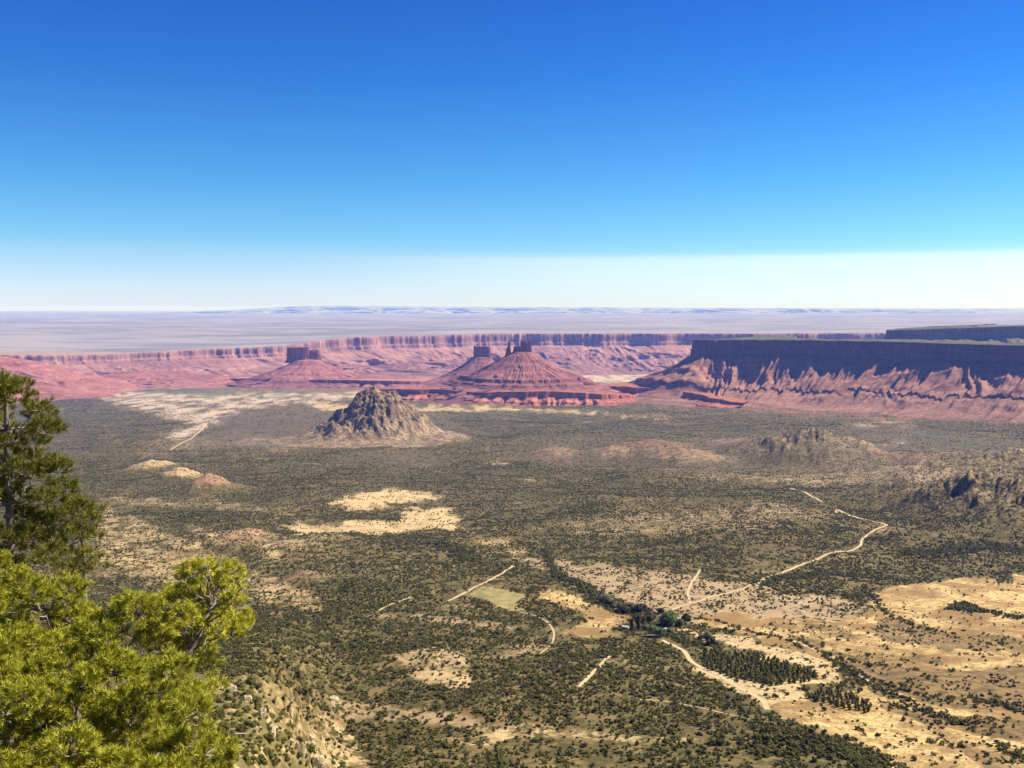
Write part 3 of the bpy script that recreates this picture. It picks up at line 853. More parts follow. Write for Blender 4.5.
ROADS.append((road([(640, 700), (668, 702), (700, 708), (735, 716)], 1.7, "thin track through the dark grove below the orchard"), 5))
ROADS.append((road([(730, 628), (790, 640), (830, 657), (872, 684), (915, 700)], 5, "rutted farm track along the dry creek"), 5))
ROADS.append((road([(206, 424), (196, 434), (188, 440), (170, 450)], 9, "pale gravel road in the middle of the far valley"), 14))

# ------------------------------------------------------------------ vegetation
def leaf_mat(name, c1, c2, trans=0.35, glossy=.25):
    k = NT(name)
    oi = k.n("ShaderNodeObjectInfo")
    ga = k.n("ShaderNodeNewGeometry")
    v = k.math("ADD", k.math("MULTIPLY", oi.outputs["Random"], .6), k.math("MULTIPLY", ga.outputs["Random Per Island"], .4))
    c = k.mix(v, c1, c2)
    k.col(c)
    k.b.inputs["Roughness"].default_value = .65
    k.b.inputs["Specular IOR Level"].default_value = glossy
    if trans > 0:
        tr = k.n("ShaderNodeBsdfTranslucent"); k.put(tr.inputs[0], k.mix(.5, c, c2))
        mx = k.n("ShaderNodeMixShader"); mx.inputs[0].default_value = trans
        k.l(k.b.outputs[0], mx.inputs[1]); k.l(tr.outputs[0], mx.inputs[2]); k.l(mx.outputs[0], k.out.inputs["Surface"])
    return k.m


M_JUN = leaf_mat("juniper_foliage", (.054, .062, .009), (.195, .180, .029), .14)
M_DARK = leaf_mat("dark_grove_foliage", (.030, .032, .006), (.075, .068, .014), .1)
M_SHRUB = leaf_mat("shrub_foliage", (.060, .064, .010), (.165, .15, .03), .12)
M_PALE = leaf_mat("cottonwood_foliage", (.11, .15, .045), (.19, .23, .08), .3)
M_GREY = leaf_mat("willow_foliage", (.15, .16, .085), (.23, .23, .135), .3)
M_NEED = leaf_mat("pinyon_needles_bright", (.24, .255, .018), (.76, .71, .085), .08)
M_NEED2 = leaf_mat("pinyon_needles_dark", (.06, .072, .010), (.34, .32, .04), .08)
bk = NT("grey_bark"); bk.col(bk.mix(bk.rng(bk.noise(14, 4), .35, .65), (.15, .115, .09), (.30, .25, .20)))
M_BARK = bk.m
bk2 = NT("bleached_wood"); bk2.col(bk2.mix(bk2.noise(20, 3), (.34, .29, .24), (.50, .45, .39)))
M_DEAD = bk2.m

bm_ = bmesh.new(); bmesh.ops.create_icosphere(bm_, subdivisions=2, radius=1.0)
ICO_V = np.array([v.co[:] for v in bm_.verts]); ICO_F = np.array([[v.index for v in f.verts] for f in bm_.faces]); bm_.free()


def leaf_cards(P, D, size, r):
    """one small bent leaf-clump triangle pair per point P facing about D"""
    n = len(P)
    a = r.normal(size=(n, 3)); a -= D * (a * D).sum(1)[:, None] * .6; a /= np.linalg.norm(a, axis=1)[:, None] + 1e-9
    b = np.cross(a, D + r.normal(size=(n, 3)) * .4); b /= np.linalg.norm(b, axis=1)[:, None] + 1e-9
    s = size * r.uniform(.6, 1.3, n)[:, None]
    V = np.stack([P - a * s * .5, P + b * s * .45, P + a * s * .6, P - b * s * .45], 1).reshape(-1, 3)
    F = np.arange(4 * n).reshape(n, 4)
    return V, F


def bush_arrays(seed, n=230, squash=.85, lobes=6, core=.72, leaf=.30, upright=False):
    """crown about 1 unit across its half width, standing on z = 0"""
    r = np.random.default_rng(seed)
    if upright:
        C = np.column_stack([r.normal(0, .18, lobes), r.normal(0, .18, lobes), np.linspace(.35, 2.1, lobes)]); Rr = np.interp(C[:, 2], [.3, .9, 2.2], [.6, .64, .38])
    else:
        C = np.column_stack([r.normal(0, .36, lobes), r.normal(0, .36, lobes), r.uniform(.4, 1.15, lobes) * squash]); Rr = r.uniform(.38, .62, lobes)
    Vs, Fs = [], []; k = 0
    for c, q in zip(C, Rr):
        nv = 1 + .30 * noise(ICO_V[:, 0] * 2.3 + c[0] * 9, ICO_V[:, 1] * 2.3 + ICO_V[:, 2] * 2.9, seed)
        Vs.append(c + ICO_V * nv[:, None] * q * core); Fs.append(np.column_stack([ICO_F, ICO_F[:, 2]])[:, :3] + k); k += len(ICO_V)
    V1 = np.vstack(Vs); F1 = np.vstack(Fs)
    w = r.choice(lobes, n, p=Rr ** 2 / (Rr ** 2).sum())
    D = r.normal(size=(n, 3)); D[:, 2] += .25; D /= np.linalg.norm(D, axis=1)[:, None]
    P = C[w] + D * (Rr[w] * r.uniform(.6, 1.12, n))[:, None]
    P[:, 2] = np.maximum(P[:, 2], .04)
    V2, F2 = leaf_cards(P, D, leaf, r)
    F2t = np.vstack([F2[:, [0, 1, 2]], F2[:, [0, 2, 3]]])
    V = np.vstack([V1, V2]); F = np.vstack([F1, F2t + len(V1)])
    V[:, 2] = np.maximum(V[:, 2], -.05)
    return V, F


def trunk_arrays(h=.7, r0=.10, seed=0, seg=7):
    r = np.random.default_rng(seed)
    rings = []
    p = np.array([0, 0, -.15])
    for k in range(5):
        f = k / 4
        a = np.linspace(0, 2 * math.pi, seg, endpoint=False)
        rr = r0 * (1 - .5 * f)
        rings.append(np.column_stack([p[0] + np.cos(a) * rr, p[1] + np.sin(a) * rr, np.full(seg, p[2])]))
        p = p + np.array([r.normal(0, .04), r.normal(0, .04), (h + .15) / 4])
    F = grid_faces(5, seg, True)
    return np.vstack(rings), F


variants = [bush_arrays(200 + k, n=90, lobes=4 + k % 3, squash=.75 + .12 * (k % 4), leaf=.36) for k in range(6)]

# density of junipers over the valley floor
def dens(X, Y):
    r = np.clip(np.interp(Y, YS, np.arange(len(YS))), 0, len(YS) - 1).round().astype(int)
    c = np.clip(np.interp(X / (Y + 40.0), AS, np.arange(len(AS))), 0, len(AS) - 1).round().astype(int)
    v = {k: CH[k][r, c] for k in CH}
    d = .80 + 1.2 * fbm(X / 140, Y / 200, 5, 131) + 1.3 * fbm(X / 26, Y / 32, 2, 133) - .55 * G_DRIFT[r, c]
    d = np.clip(d, .10, 1)
    px, py = project(X, Y, GZ[r, c])
    d *= 1 - np.clip(v["sand"] * 1.0, 0, .92)
    d *= 1 - np.clip(v["gold"] * 1.1, 0, .915)
    d *= 1 - np.clip(v["pink"] * .85, 0, .9)
    d *= 1 - np.clip(v["field"] * 2, 0, 1)
    d = np.maximum(d, .34 * v['brown'] * np.clip(.5 + 1.6 * fbm(X / 40, Y / 40, 3, 137), 0, 1.4))
    d *= 1 - .9 * v["sage"]
    d *= 1 - np.clip(v["red"] * .75, 0, 1)
    d *= 1 - v["pale"]
    # the wooded foot of the near slope
    d = np.where((py > 640) & (px < 720) & (v["sand"] < .2) & (v["pink"] < .2), np.clip(d * 1.5 + .12, 0, 1), d)
    return d, px, py


def scatter(n, y0, y1, power=1.0):
    u = rng.uniform(0, 1, n)
    Y = np.sqrt(y0 ** 2 + u * (y1 ** 2 - y0 ** 2))
    A = rng.uniform(-.66, .66, n)
    X = A * Y
    return X, Y


def road_mask(X, Y):
    keep = np.ones(len(X), bool)
    for W, wd in ROADS:
        S = spline(W, 12.0)
        lo = S[:, :2].min(0) - 30; hi = S[:, :2].max(0) + 30
        m = (X > lo[0]) & (X < hi[0]) & (Y > lo[1]) & (Y < hi[1])
        if not m.any(): continue
        idx = np.nonzero(m)[0]
        d = np.sqrt(((np.column_stack([X[idx], Y[idx]])[:, None, :] - S[None, :, :2]) ** 2).sum(2)).min(1)
        keep[idx[d < wd * .5 + 2.2]] = False
    return keep


PX_, PY_, PS_ = [], [], []
for (y0, y1, per, smin, smax) in ((640, 1500, 15, .95, 3.1), (1500, 2600, 27, 1.1, 3.1), (2600, 4200, 58, 1.4, 2.9), (4200, 6800, 190, 2.0, 3.4), (6800, 9300, 480, 2.6, 4.2)):
    area = .66 * (y1 ** 2 - y0 ** 2)
    n = int(area / per)
    X, Y = scatter(n, y0, y1)
    d, px, py = dens(X, Y)
    k = rng.uniform(0, 1, n) < d
    X, Y = X[k], Y[k]
    k = road_mask(X, Y); X, Y = X[k], Y[k]
    # small shrubs outnumber big trees
    S = smin + (smax - smin) * rng.beta(1.1, 3.0, len(X)) * rng.choice([.8, 1.0, 1.25], len(X))
    PX_.append(X); PY_.append(Y); PS_.append(S)

# lines and clumps of darker growth: creek banks, hedgerows, clumps in the dry grass (picture polylines onto the ground)
LINES = [  # points, half width m, spacing m, size
    ([(556, 575), (572, 582), (590, 590), (606, 600), (625, 608)], 14, 3.2, 3.6), ([(545, 550), (552, 565), (565, 580)], 10, 4.5, 3.2),
    ([(690, 618), (720, 622), (750, 632), (790, 641), (800, 648)], 5, 3.6, 2.6), ([(800, 640), (830, 657), (850, 660), (870, 668)], 6, 3.2, 2.6),
    ([(830, 658), (850, 672), (870, 684), (890, 694), (905, 700)], 9, 2.2, 2.4), ([(855, 670), (885, 685), (920, 695), (960, 700), (1030, 706)], 6, 2.2, 2.2),
    ([(950, 610), (965, 604), (985, 612), (1030, 620)], 9, 2.6, 3.0), ([(960, 608), (975, 612)], 12, 2.0, 3.4),
    ([(875, 596), (885, 612), (905, 622), (925, 628)], 7, 3.0, 2.6), ([(880, 626), (900, 630), (920, 628), (955, 634)], 6, 3.8, 2.2),
    ([(990, 583), (1030, 585)], 5, 4, 2.4), ([(960, 655), (990, 655)], 4, 3.5, 2.0), ([(890, 705), (930, 712), (950, 722), (985, 722)], 12, 2.6, 2.2),
    ([(985, 700), (1030, 715)], 9, 2.2, 2.4), ([(930, 740), (960, 748)], 8, 3, 2.0), ([(1000, 745), (1030, 762)], 10, 2.2, 2.4), ([(905, 740), (935, 745)], 6, 3.2, 1.8),
    ([(975, 640), (995, 645)], 8, 5, 2), ([(760, 585), (800, 575), (840, 575), (880, 580)], 30, 5.5, 2.8), ([(920, 555), (980, 548), (1030, 552)], 60, 4.5, 3.2), ([(650, 628), (680, 640), (705, 646)], 8, 3.5, 3.0),
    ([(430, 545), (455, 548), (470, 560)], 30, 5, 4.0), ([(735, 745), (800, 745), (850, 755), (890, 775)], 26, 2.4, 3.0), ([(780, 735), (830, 742), (880, 765)], 14, 2.2, 2.8), ([(330, 640), (380, 650)], 14, 4, 3.2),
]
for pts, hw, sp_, sz in LINES:
    W = np.array([at_ground(*p) for p in pts]); S = spline(W, sp_)
    m = max(1, int(hw / 4))
    S = np.repeat(S, m, 0)
    J = rng.normal(0, hw * .5, (len(S), 2))
    PX_.append(S[:, 0] + J[:, 0]); PY_.append(S[:, 1] + J[:, 1]); PS_.append(sz * rng.uniform(.55, 1.15, len(S)))
TX, TY, TS = np.concatenate(PX_), np.concatenate(PY_), np.concatenate(PS_)
k = (TY > 600)
TX, TY, TS = TX[k], TY[k], TS[k]
TZ = ground_z(TX, TY) - .1
tpx, tpy = project(TX, TY, TZ)
app = TS / TY * FPX
app[(tpx < -2) | (tpx > 1026) | (tpy > 775)] = 0
# behind the foreground pines nothing shows
hidden = ((tpx < 215) & (tpy > 600)) | ((tpx < 95) & (tpy > 540))
app[hidden] = 0
top = np.argsort(-app)[:300]
rest = np.ones(len(TX), bool); rest[top] = False

jun_meshes = []
for kk in range(5):
    V, F = bush_arrays(300 + kk, n=420, lobes=5 + kk % 3, squash=.8 + .1 * (kk % 3), leaf=.26)
    o = mesh_np("juniper_tree", V, F, M_JUN if kk % 2 else M_JUN, smooth=False, link=False)
    jun_meshes.append(o)
tr_V, tr_F = trunk_arrays()
for i, t in enumerate(top):
    o = jun_meshes[i % 5].copy()
    COL.objects.link(o)
    s = TS[t] * .95
    o.location = (TX[t], TY[t], TZ[t]); o.rotation_euler = (0, 0, rng.uniform(0, 6.28)); o.scale = (s, s, s * rng.uniform(.8, 1.1))
    tag(o, "dark olive juniper, one of those dotting the near woodland below the overlook", "juniper", "junipers of the near woodland")
for o in jun_meshes: bpy.data.objects.remove(o)

# the rest of the woodland: one object of instanced crowns
src = bpy.data.collections.new("woodland_crowns")
for kk, (V, F) in enumerate(variants):
    o = mesh_np("woodland_crown", V, F, M_JUN if kk < 4 else M_DARK, smooth=False, link=False)
    src.objects.link(o)
RX, RY, RZ, RS = TX[rest], TY[rest], TZ[rest], TS[rest]
wm = bpy.data.meshes.new("woodland")
wm.vertices.add(len(RX)); wm.vertices.foreach_set("co", np.column_stack([RX, RY, RZ]).astype(np.float32).ravel())
aS = wm.attributes.new("size", "FLOAT", "POINT"); aS.data.foreach_set("value", RS.astype(np.float32))
aR = wm.attributes.new("turn", "FLOAT", "POINT"); aR.data.foreach_set("value", rng.uniform(0, 6.28, len(RX)).astype(np.float32))
aI = wm.attributes.new("which", "INT", "POINT"); aI.data.foreach_set("value", rng.integers(0, 6, len(RX)).astype(np.int32))
wood = bpy.data.objects.new("woodland", wm); COL.objects.link(wood)
tag(wood, "olive juniper and pinyon woodland dotting the whole valley floor", "woodland", kind="stuff")
gn = bpy.data.node_groups.new("woodland_scatter", "GeometryNodeTree")
gn.interface.new_socket("Geometry", in_out="INPUT", socket_type="NodeSocketGeometry")
gn.interface.new_socket("Geometry", in_out="OUTPUT", socket_type="NodeSocketGeometry")
gi = gn.nodes.new("NodeGroupInput"); gout = gn.nodes.new("NodeGroupOutput")
iop = gn.nodes.new("GeometryNodeInstanceOnPoints")
ci = gn.nodes.new("GeometryNodeCollectionInfo"); ci.inputs["Collection"].default_value = src; ci.inputs["Separate Children"].default_value = True; ci.inputs["Reset Children"].default_value = True


def named(nm, dt):
    nd = gn.nodes.new("GeometryNodeInputNamedAttribute"); nd.data_type = dt; nd.inputs["Name"].default_value = nm
    return nd.outputs["Attribute"]


L_ = gn.links.new
m2p = gn.nodes.new("GeometryNodeMeshToPoints")
L_(gi.outputs[0], m2p.inputs["Mesh"]); L_(m2p.outputs["Points"], iop.inputs["Points"])
L_(ci.outputs[0], iop.inputs["Instance"]); iop.inputs["Pick Instance"].default_value = True
L_(named("which", "INT"), iop.inputs["Instance Index"]); L_(named("size", "FLOAT"), iop.inputs["Scale"])
cx = gn.nodes.new("ShaderNodeCombineXYZ"); L_(named("turn", "FLOAT"), cx.inputs[2])
e2r = gn.nodes.new("FunctionNodeEulerToRotation"); L_(cx.outputs[0], e2r.inputs[0]); L_(e2r.outputs[0], iop.inputs["Rotation"])
L_(iop.outputs[0], gout.inputs[0])
md = wood.modifiers.new("scatter", "NODES"); md.node_group = gn
print("woodland instances", len(RX))

# shrubs on the rocky slope under the pines
sh_src = []
for kk in range(4):
    V, F = bush_arrays(400 + kk, n=600, lobes=6, squash=.6, leaf=.20, core=.66)
    sh_src.append(mesh_np("shrub", V, F, M_SHRUB, smooth=False, link=False))
spots = []
tries = 0
while len(spots) < 299 and tries < 16000:
    tries += 1
    px = random.uniform(100, 400); py = random.uniform(660, 766)
    if px < 165 or (px < 205 and py < 690) or (px > 340 and random.random() < .4): continue
    p = at_ground(px, py)
    if p[1] > 620 or p[1] < 20: continue
    hpx = 2.6 + 7.5 * random.random() ** 2.2
    if any((px - a) ** 2 + ((py - b) * 1.3) ** 2 < ((h + hpx) * .5) ** 2 for a, b, h, _ in spots): continue
    spots.append((px, py, hpx, p))
for i, (px, py, h, p) in enumerate(spots):
    o = sh_src[i % 4].copy(); COL.objects.link(o)
    s = max(.35, h * p[1] / FPX * .9)
    o.location = (p[0], p[1], p[2] - .05 * s); o.rotation_euler = (0, 0, random.uniform(0, 6.28)); o.scale = (s, s, s * random.uniform(.7, 1.0))
    tag(o, "small olive shrub, one of those on the tan rocky slope just beyond the pines", "shrub", "shrubs on the near rocky slope")
for o in sh_src: bpy.data.objects.remove(o)

# orchard rows and ranch trees
uV, uF = [], []
orch = []
for kk in range(3):
    V, F = bush_arrays(500 + kk, n=260, lobes=5, leaf=.30, upright=True)
    orch.append(mesh_np("orchard_tree", V, F, M_JUN, smooth=False, link=False))


def plant_rows(poly, gap, size, label, group, limit):
    P = np.array([at_ground(*p) for p in poly])
    e = P[1] - P[0]; e = e[:2] / np.linalg.norm(e[:2]); f = np.array([-e[1], e[0]])
    lo = P[:, :2].mean(0)
    pts = []
    for i in range(-40, 41):
        for j in range(-40, 41):
            q = lo + e * i * gap + f * j * gap + rng.normal(0, gap * .14, 2)
            if inside(np.array([q[0]]), np.array([q[1]]), [tuple(v[:2]) for v in P])[0]: pts.append(q)
    pts = sorted(pts, key=lambda q: q[1])[:limit]
    for i, q in enumerate(pts):
        o = orch[i % 3].copy(); COL.objects.link(o)
        s = size * rng.uniform(.75, 1.2)
        o.location = (q[0], q[1], float(ground_z(q[0], q[1])) - .1); o.rotation_euler = (0, 0, rng.uniform(0, 6.28)); o.scale = (s, s, s)
        tag(o, label, "orchard tree", group)
    print(group, len(pts))


plant_rows([(704, 668), (735, 679), (772, 686), (812, 683), (816, 673), (790, 665), (735, 655), (704, 652)], 7.3, 2.75, "dark upright tree in the rows of the larger orchard by the sandy drive", "trees of the larger orchard", 290)
plant_rows([(806, 699), (835, 708), (868, 714), (872, 705), (850, 695), (825, 690)], 5.9, 2.15, "dark upright tree in the smaller orchard patch on the gold field", "trees of the smaller orchard", 120)
for o in orch: bpy.data.objects.remove(o)


def ranch_tree(px, py, h_px, w_px, mat, label, cat="tree", upright=False, seed=0, name="cottonwood_tree"):
    p = at_ground(px, py)
    k_ = p[1] / FPX
    root = empty(name, tuple(p), label, cat)
    V, F = bush_arrays(600 + seed, n=900, lobes=8, squash=.9, leaf=.20, upright=upright)
    V = V.copy()
    if upright:
        V *= np.array([w_px * k_ * .5 / .75, w_px * k_ * .5 / .75, h_px * k_ / 2.3])
    else:
        V *= np.array([w_px * k_ * .5 / .85, w_px * k_ * .5 / .85, h_px * k_ / 1.55]); V[:, 2] += h_px * k_ * .10
    mesh_np("crown", V, F, mat, parent=root)
    tV, tF = trunk_arrays(h=h_px * k_ * .5, r0=max(.18, h_px * k_ * .025), seed=seed)
    mesh_np("trunk", tV, tF, M_BARK, parent=root)
    return root


RT = [
    (632, 629, 12, 4.5, M_DARK, "tall dark narrow poplar standing at the left end of the ranch grove", True), (638, 630, 15, 5, M_DARK, "tallest dark poplar of the ranch grove", True),
    (644, 626, 11, 5, M_JUN, "short green poplar just right of the tallest one", True), (651, 622, 10, 12, M_DARK, "dark round cottonwood behind the ranch house", False),
    (625, 612, 8, 16, M_DARK, "wide dark cottonwood on the creek bank before the ranch", False), (641, 612, 8, 12, M_DARK, "dark cottonwood at the back of the ranch grove", False),
    (604, 603, 9, 14, M_GREY, "grey green willow beside the creek left of the ranch", False), (616, 607, 6, 9, M_GREY, "small grey green willow next to the creek cottonwoods", False),
    (668, 626, 13, 16, M_PALE, "large bright green cottonwood in the middle of the ranch", False), (657, 636, 10, 15, M_PALE, "pale yellow green cottonwood in front of the ranch house", False),
    (685, 624, 11, 9, M_DARK, "dark tree at the right end of the ranch roof", False), (679, 626, 7, 8, M_PALE, "low bright green bush tree below the ranch roof", False),
    (660, 613, 6, 10, M_DARK, "dark low tree at the fork of the pale road", False), (646, 630, 6, 8, M_PALE, "small light green tree among the poplars", False),
    (712, 645, 9, 13, M_DARK, "dark blue green tree alone on the sand left of the larger orchard", False), (759, 657, 7, 9, M_GREY, "pale grey bush tree at the back edge of the orchard", False),
    (704, 640, 6, 8, M_GREY, "small grey tree on the sand above the orchard", False), (672, 634, 6, 9, M_GREY, "grey green bush at the sandy yard of the ranch", False),
]
for i, (px, py, h, w, m, lab, up) in enumerate(RT):
    ranch_tree(px, py, h, w, m, lab, "poplar" if up else "tree", up, i, "poplar_tree" if up else "cottonwood_tree")

# ------------------------------------------------------------------ ranch buildings
wl = NT("ranch_wall"); wl.col(wl.mix(wl.noise(2, 3), (.42, .34, .26), (.52, .44, .35)))
rf = NT("metal_roof"); rf.col(wl and rf.mix(rf.noise(1.2, 3), (.58, .57, .55), (.72, .71, .69))); rf.b.inputs["Roughness"].default_value = .5
gl_ = NT("dark_glass"); gl_.col((.03, .035, .04)); gl_.b.inputs["Roughness"].default_value = .15
dr = NT("wood_door"); dr.col((.16, .09, .05))


def box_arr(x0, x1, y0, y1, z0, z1):
    V = np.array([(x, y, z) for z in (z0, z1) for y in (y0, y1) for x in (x0, x1)], float)
    F = np.array([(0, 2, 3, 1), (4, 5, 7, 6), (0, 1, 5, 4), (2, 6, 7, 3), (0, 4, 6, 2), (1, 3, 7, 5)])
    return V, F


def house(px, py, L, Wd, H, rh, turn, label, name="ranch_house", nwin=4):
    p = at_ground(px, py)
    root = empty(name, tuple(p), label, "building"); root.rotation_euler = (0, 0, turn)
    l, w = L / 2, Wd / 2
    V = np.array([(-l, -w, -1), (l, -w, -1), (l, w, -1), (-l, w, -1), (-l, -w, H), (l, -w, H), (l, w, H), (-l, w, H), (-l, 0, H + rh), (l, 0, H + rh)], float)
    m = bpy.data.meshes.new("wall"); m.from_pydata([tuple(v) for v in V], [], [(0, 1, 5, 4), (2, 3, 7, 6), (1, 2, 6, 9, 5), (3, 0, 4, 8, 7), (3, 2, 1, 0)]); m.materials.append(wl.m)
    o = bpy.data.objects.new("wall", m); COL.objects.link(o); o.parent = root
    e, th = .6, .16
    s = rh / w
    V = []
    for x in (-l - e, l + e):
        for dz in (0.02, th):
            V += [(x, -w - e, H - e * s + dz), (x, 0, H + rh + dz), (x, w + e, H - e * s + dz)]
    F = [(3, 9, 10, 4), (4, 10, 11, 5), (0, 1, 7, 6), (1, 2, 8, 7), (0, 3, 4, 1), (1, 4, 5, 2), (6, 7, 10, 9), (7, 8, 11, 10), (0, 6, 9, 3), (2, 5, 11, 8)]
    m = bpy.data.meshes.new("roof"); m.from_pydata(V, [], F); m.materials.append(rf.m)
    o = bpy.data.objects.new("roof", m); COL.objects.link(o); o.parent = root
    for k_ in range(nwin):
        x = -l + (k_ + .7) * L / (nwin + .4)
        nm = "door" if k_ == nwin // 2 else "window"
        V, F = box_arr(x - .55, x + .55, -w - .05, -w + .05, 0 if nm == "door" else .9, 2.1)
        mesh_np(nm, V, F, dr.m if nm == "door" else gl_.m, parent=root)
    return root


house(676, 620.5, 15, 8, 3.2, 2.0, R(-24), "long pale metal roofed ranch house beside the bright green cottonwood")
house(664, 631, 7, 5, 2.6, 1.4, R(10), "small white roofed shed in front of the bright green cottonwood", "shed", 2)
house(626, 628.5, 8, 4.5, 2.6, 1.3, R(-30), "low pale roofed shed at the corner of the gold field left of the poplars", "shed", 2)

# ------------------------------------------------------------------ foreground rocks
ro = NT("pale_limestone")
rn1 = ro.noise(1.1, 5, .65); rn2 = ro.noise(6, 4, .7)
rc = ro.mix(ro.rng(rn1, .35, .65), (.34, .27, .17), (.60, .52, .36))
rc = ro.mix(ro.rng(rn2, .55, .7, 0, .55), rc, (.20, .16, .10))
ro.col(rc); ro.bump(ro.math("ADD", rn1, ro.math("MULTIPLY", rn2, .4)), .35, .8)


def boulder(px, py, w_px, h_px, label, seed):
    p = at_ground(px, py)
    k_ = p[1] / FPX
    r = np.random.default_rng(seed)
    b = bmesh.new()
    for q in r.normal(size=(26, 3)):
        q = q / np.linalg.norm(q) * r.uniform(.75, 1.0)
        q = np.sign(q) * np.abs(q) ** .75
        b.verts.new(q)
    hull = bmesh.ops.convex_hull(b, input=b.verts[:])
    bmesh.ops.delete(b, geom=[g_ for g_ in hull["geom_interior"] if isinstance(g_, bmesh.types.BMVert)], context="VERTS")
    bmesh.ops.bevel(b, geom=b.edges[:], offset=.05, segments=1, affect="EDGES")
    bmesh.ops.triangulate(b, faces=b.faces[:])
    bmesh.ops.subdivide_edges(b, edges=b.edges[:], cuts=3, use_grid_fill=True)
    co = np.array([v.co[:] for v in b.verts])
    n_ = fbm(co[:, 0] * 2.1 + seed, co[:, 1] * 2.1 + co[:, 2] * 1.7, 4, seed) * .13 + (ridged(co[:, 0] * 3 + seed, co[:, 2] * 3.4 + co[:, 1], 3, seed + 1) - .5) * .13
    for v, f_ in zip(b.verts, n_): v.co *= 1 + float(f_)
    m = bpy.data.meshes.new("boulder"); b.to_mesh(m); b.free()
    m.materials.append(ro.m)
    o = bpy.data.objects.new("boulder", m); COL.objects.link(o)
    o.location = tuple(p); o.scale = (w_px * k_ * .5, w_px * k_ * .5, h_px * k_ * .6); o.rotation_euler = (R(r.uniform(-12, 12)), R(r.uniform(-12, 12)), r.uniform(0, 6.28))
    tag(o, label, "boulder")
    return o


for i, (px, py, w, h, lab) in enumerate([
    (216, 690, 17, 13, "broad cream boulder just right of the dark pine bough"), (231, 690, 12, 11, "small cream boulder beside the broad cream one"),
    (247, 700, 12, 10, "blocky pale boulder at the head of the rock rib"), (262, 716, 10, 18, "tall pale slab in the middle of the rock rib"),
    (272, 734, 10, 18, "tallest pale slab low on the rock rib"),
    (300, 752, 15, 18, "large cream crag at the foot of the slope"), (318, 764, 16, 17, "cream crag cut by the lower edge beside the large one"),
    (333, 700, 13, 9, "lone tan boulder standing among the junipers"),
    (205, 668, 14, 12, "pale boulder half hidden under the pine bough"), (310, 738, 11, 9, "small tan boulder above the crags")]):
    boulder(px, py, w, h, lab, 700 + i)


# ------------------------------------------------------------------ foreground pines
def tube_arrays(pts, r0, r1, seg=7):
    P = np.array(pts, float)
    d = np.gradient(P, axis=0); d /= np.linalg.norm(d, axis=1)[:, None] + 1e-9
    up = np.array([.3, .2, 1.0])
    a = np.cross(d, up); a /= np.linalg.norm(a, axis=1)[:, None] + 1e-9
    b = np.cross(d, a)
    th = np.linspace(0, 2 * math.pi, seg, endpoint=False)
    rr = np.linspace(r0, r1, len(P))
    V = P[:, None, :] + rr[:, None, None] * (np.cos(th)[None, :, None] * a[:, None, :] + np.sin(th)[None, :, None] * b[:, None, :])
    return V.reshape(-1, 3), grid_faces(len(P), seg, True)


class Geo:
    def __init__(self): self.V = []; self.F = []; self.k = 0

    def add(self, V, F):
        self.V.append(V); self.F.append(F + self.k); self.k += len(V)

    def build(self, name, mat, parent, loc):
        V = np.vstack(self.V) - np.array(loc)
        o = mesh_np(name, V, np.vstack(self.F), mat, parent=parent)
        return o


def bend(p, q, n=7, sag=.12, r=rng):
    p = np.array(p); q = np.array(q)
    t = np.linspace(0, 1, n)[:, None]
    L = np.linalg.norm(q - p)
    j = r.normal(0, L * .035, (n, 3)); j[0] = 0; j[-1] = 0
    m = np.array([0, 0, -sag * L])
    return p + (q - p) * t + m * (4 * t * (1 - t)) * .5 + j


def needles(C, A, r, n_per, shoot, nlen, width):
    """bottle-brush shoots at C along A: thin needle blades"""
    n = len(C)
    s = np.repeat(np.arange(n), n_per)
    f = r.uniform(0, 1, len(s)) ** .8
    sh = shoot * r.uniform(.7, 1.25, n)[s]
    base = C[s] + A[s] * (sh * f)[:, None]
    rad = r.normal(size=(len(s), 3)); rad -= A[s] * (rad * A[s]).sum(1)[:, None]; rad /= np.linalg.norm(rad, axis=1)[:, None] + 1e-9
    d = A[s] * r.uniform(.35, 1.0, len(s))[:, None] + rad * r.uniform(.55, 1.0, len(s))[:, None]
    d /= np.linalg.norm(d, axis=1)[:, None]
    L = nlen * r.uniform(.7, 1.2, len(s))[:, None]
    w = np.cross(d, r.normal(size=d.shape)); w /= np.linalg.norm(w, axis=1)[:, None] + 1e-9
    tip = base + d * L + np.array([0, 0, .12]) * L
    V = np.stack([base - w * width * .5, base + w * width * .5, tip], 1).reshape(-1, 3)
    return V, np.arange(len(V)).reshape(-1, 3)


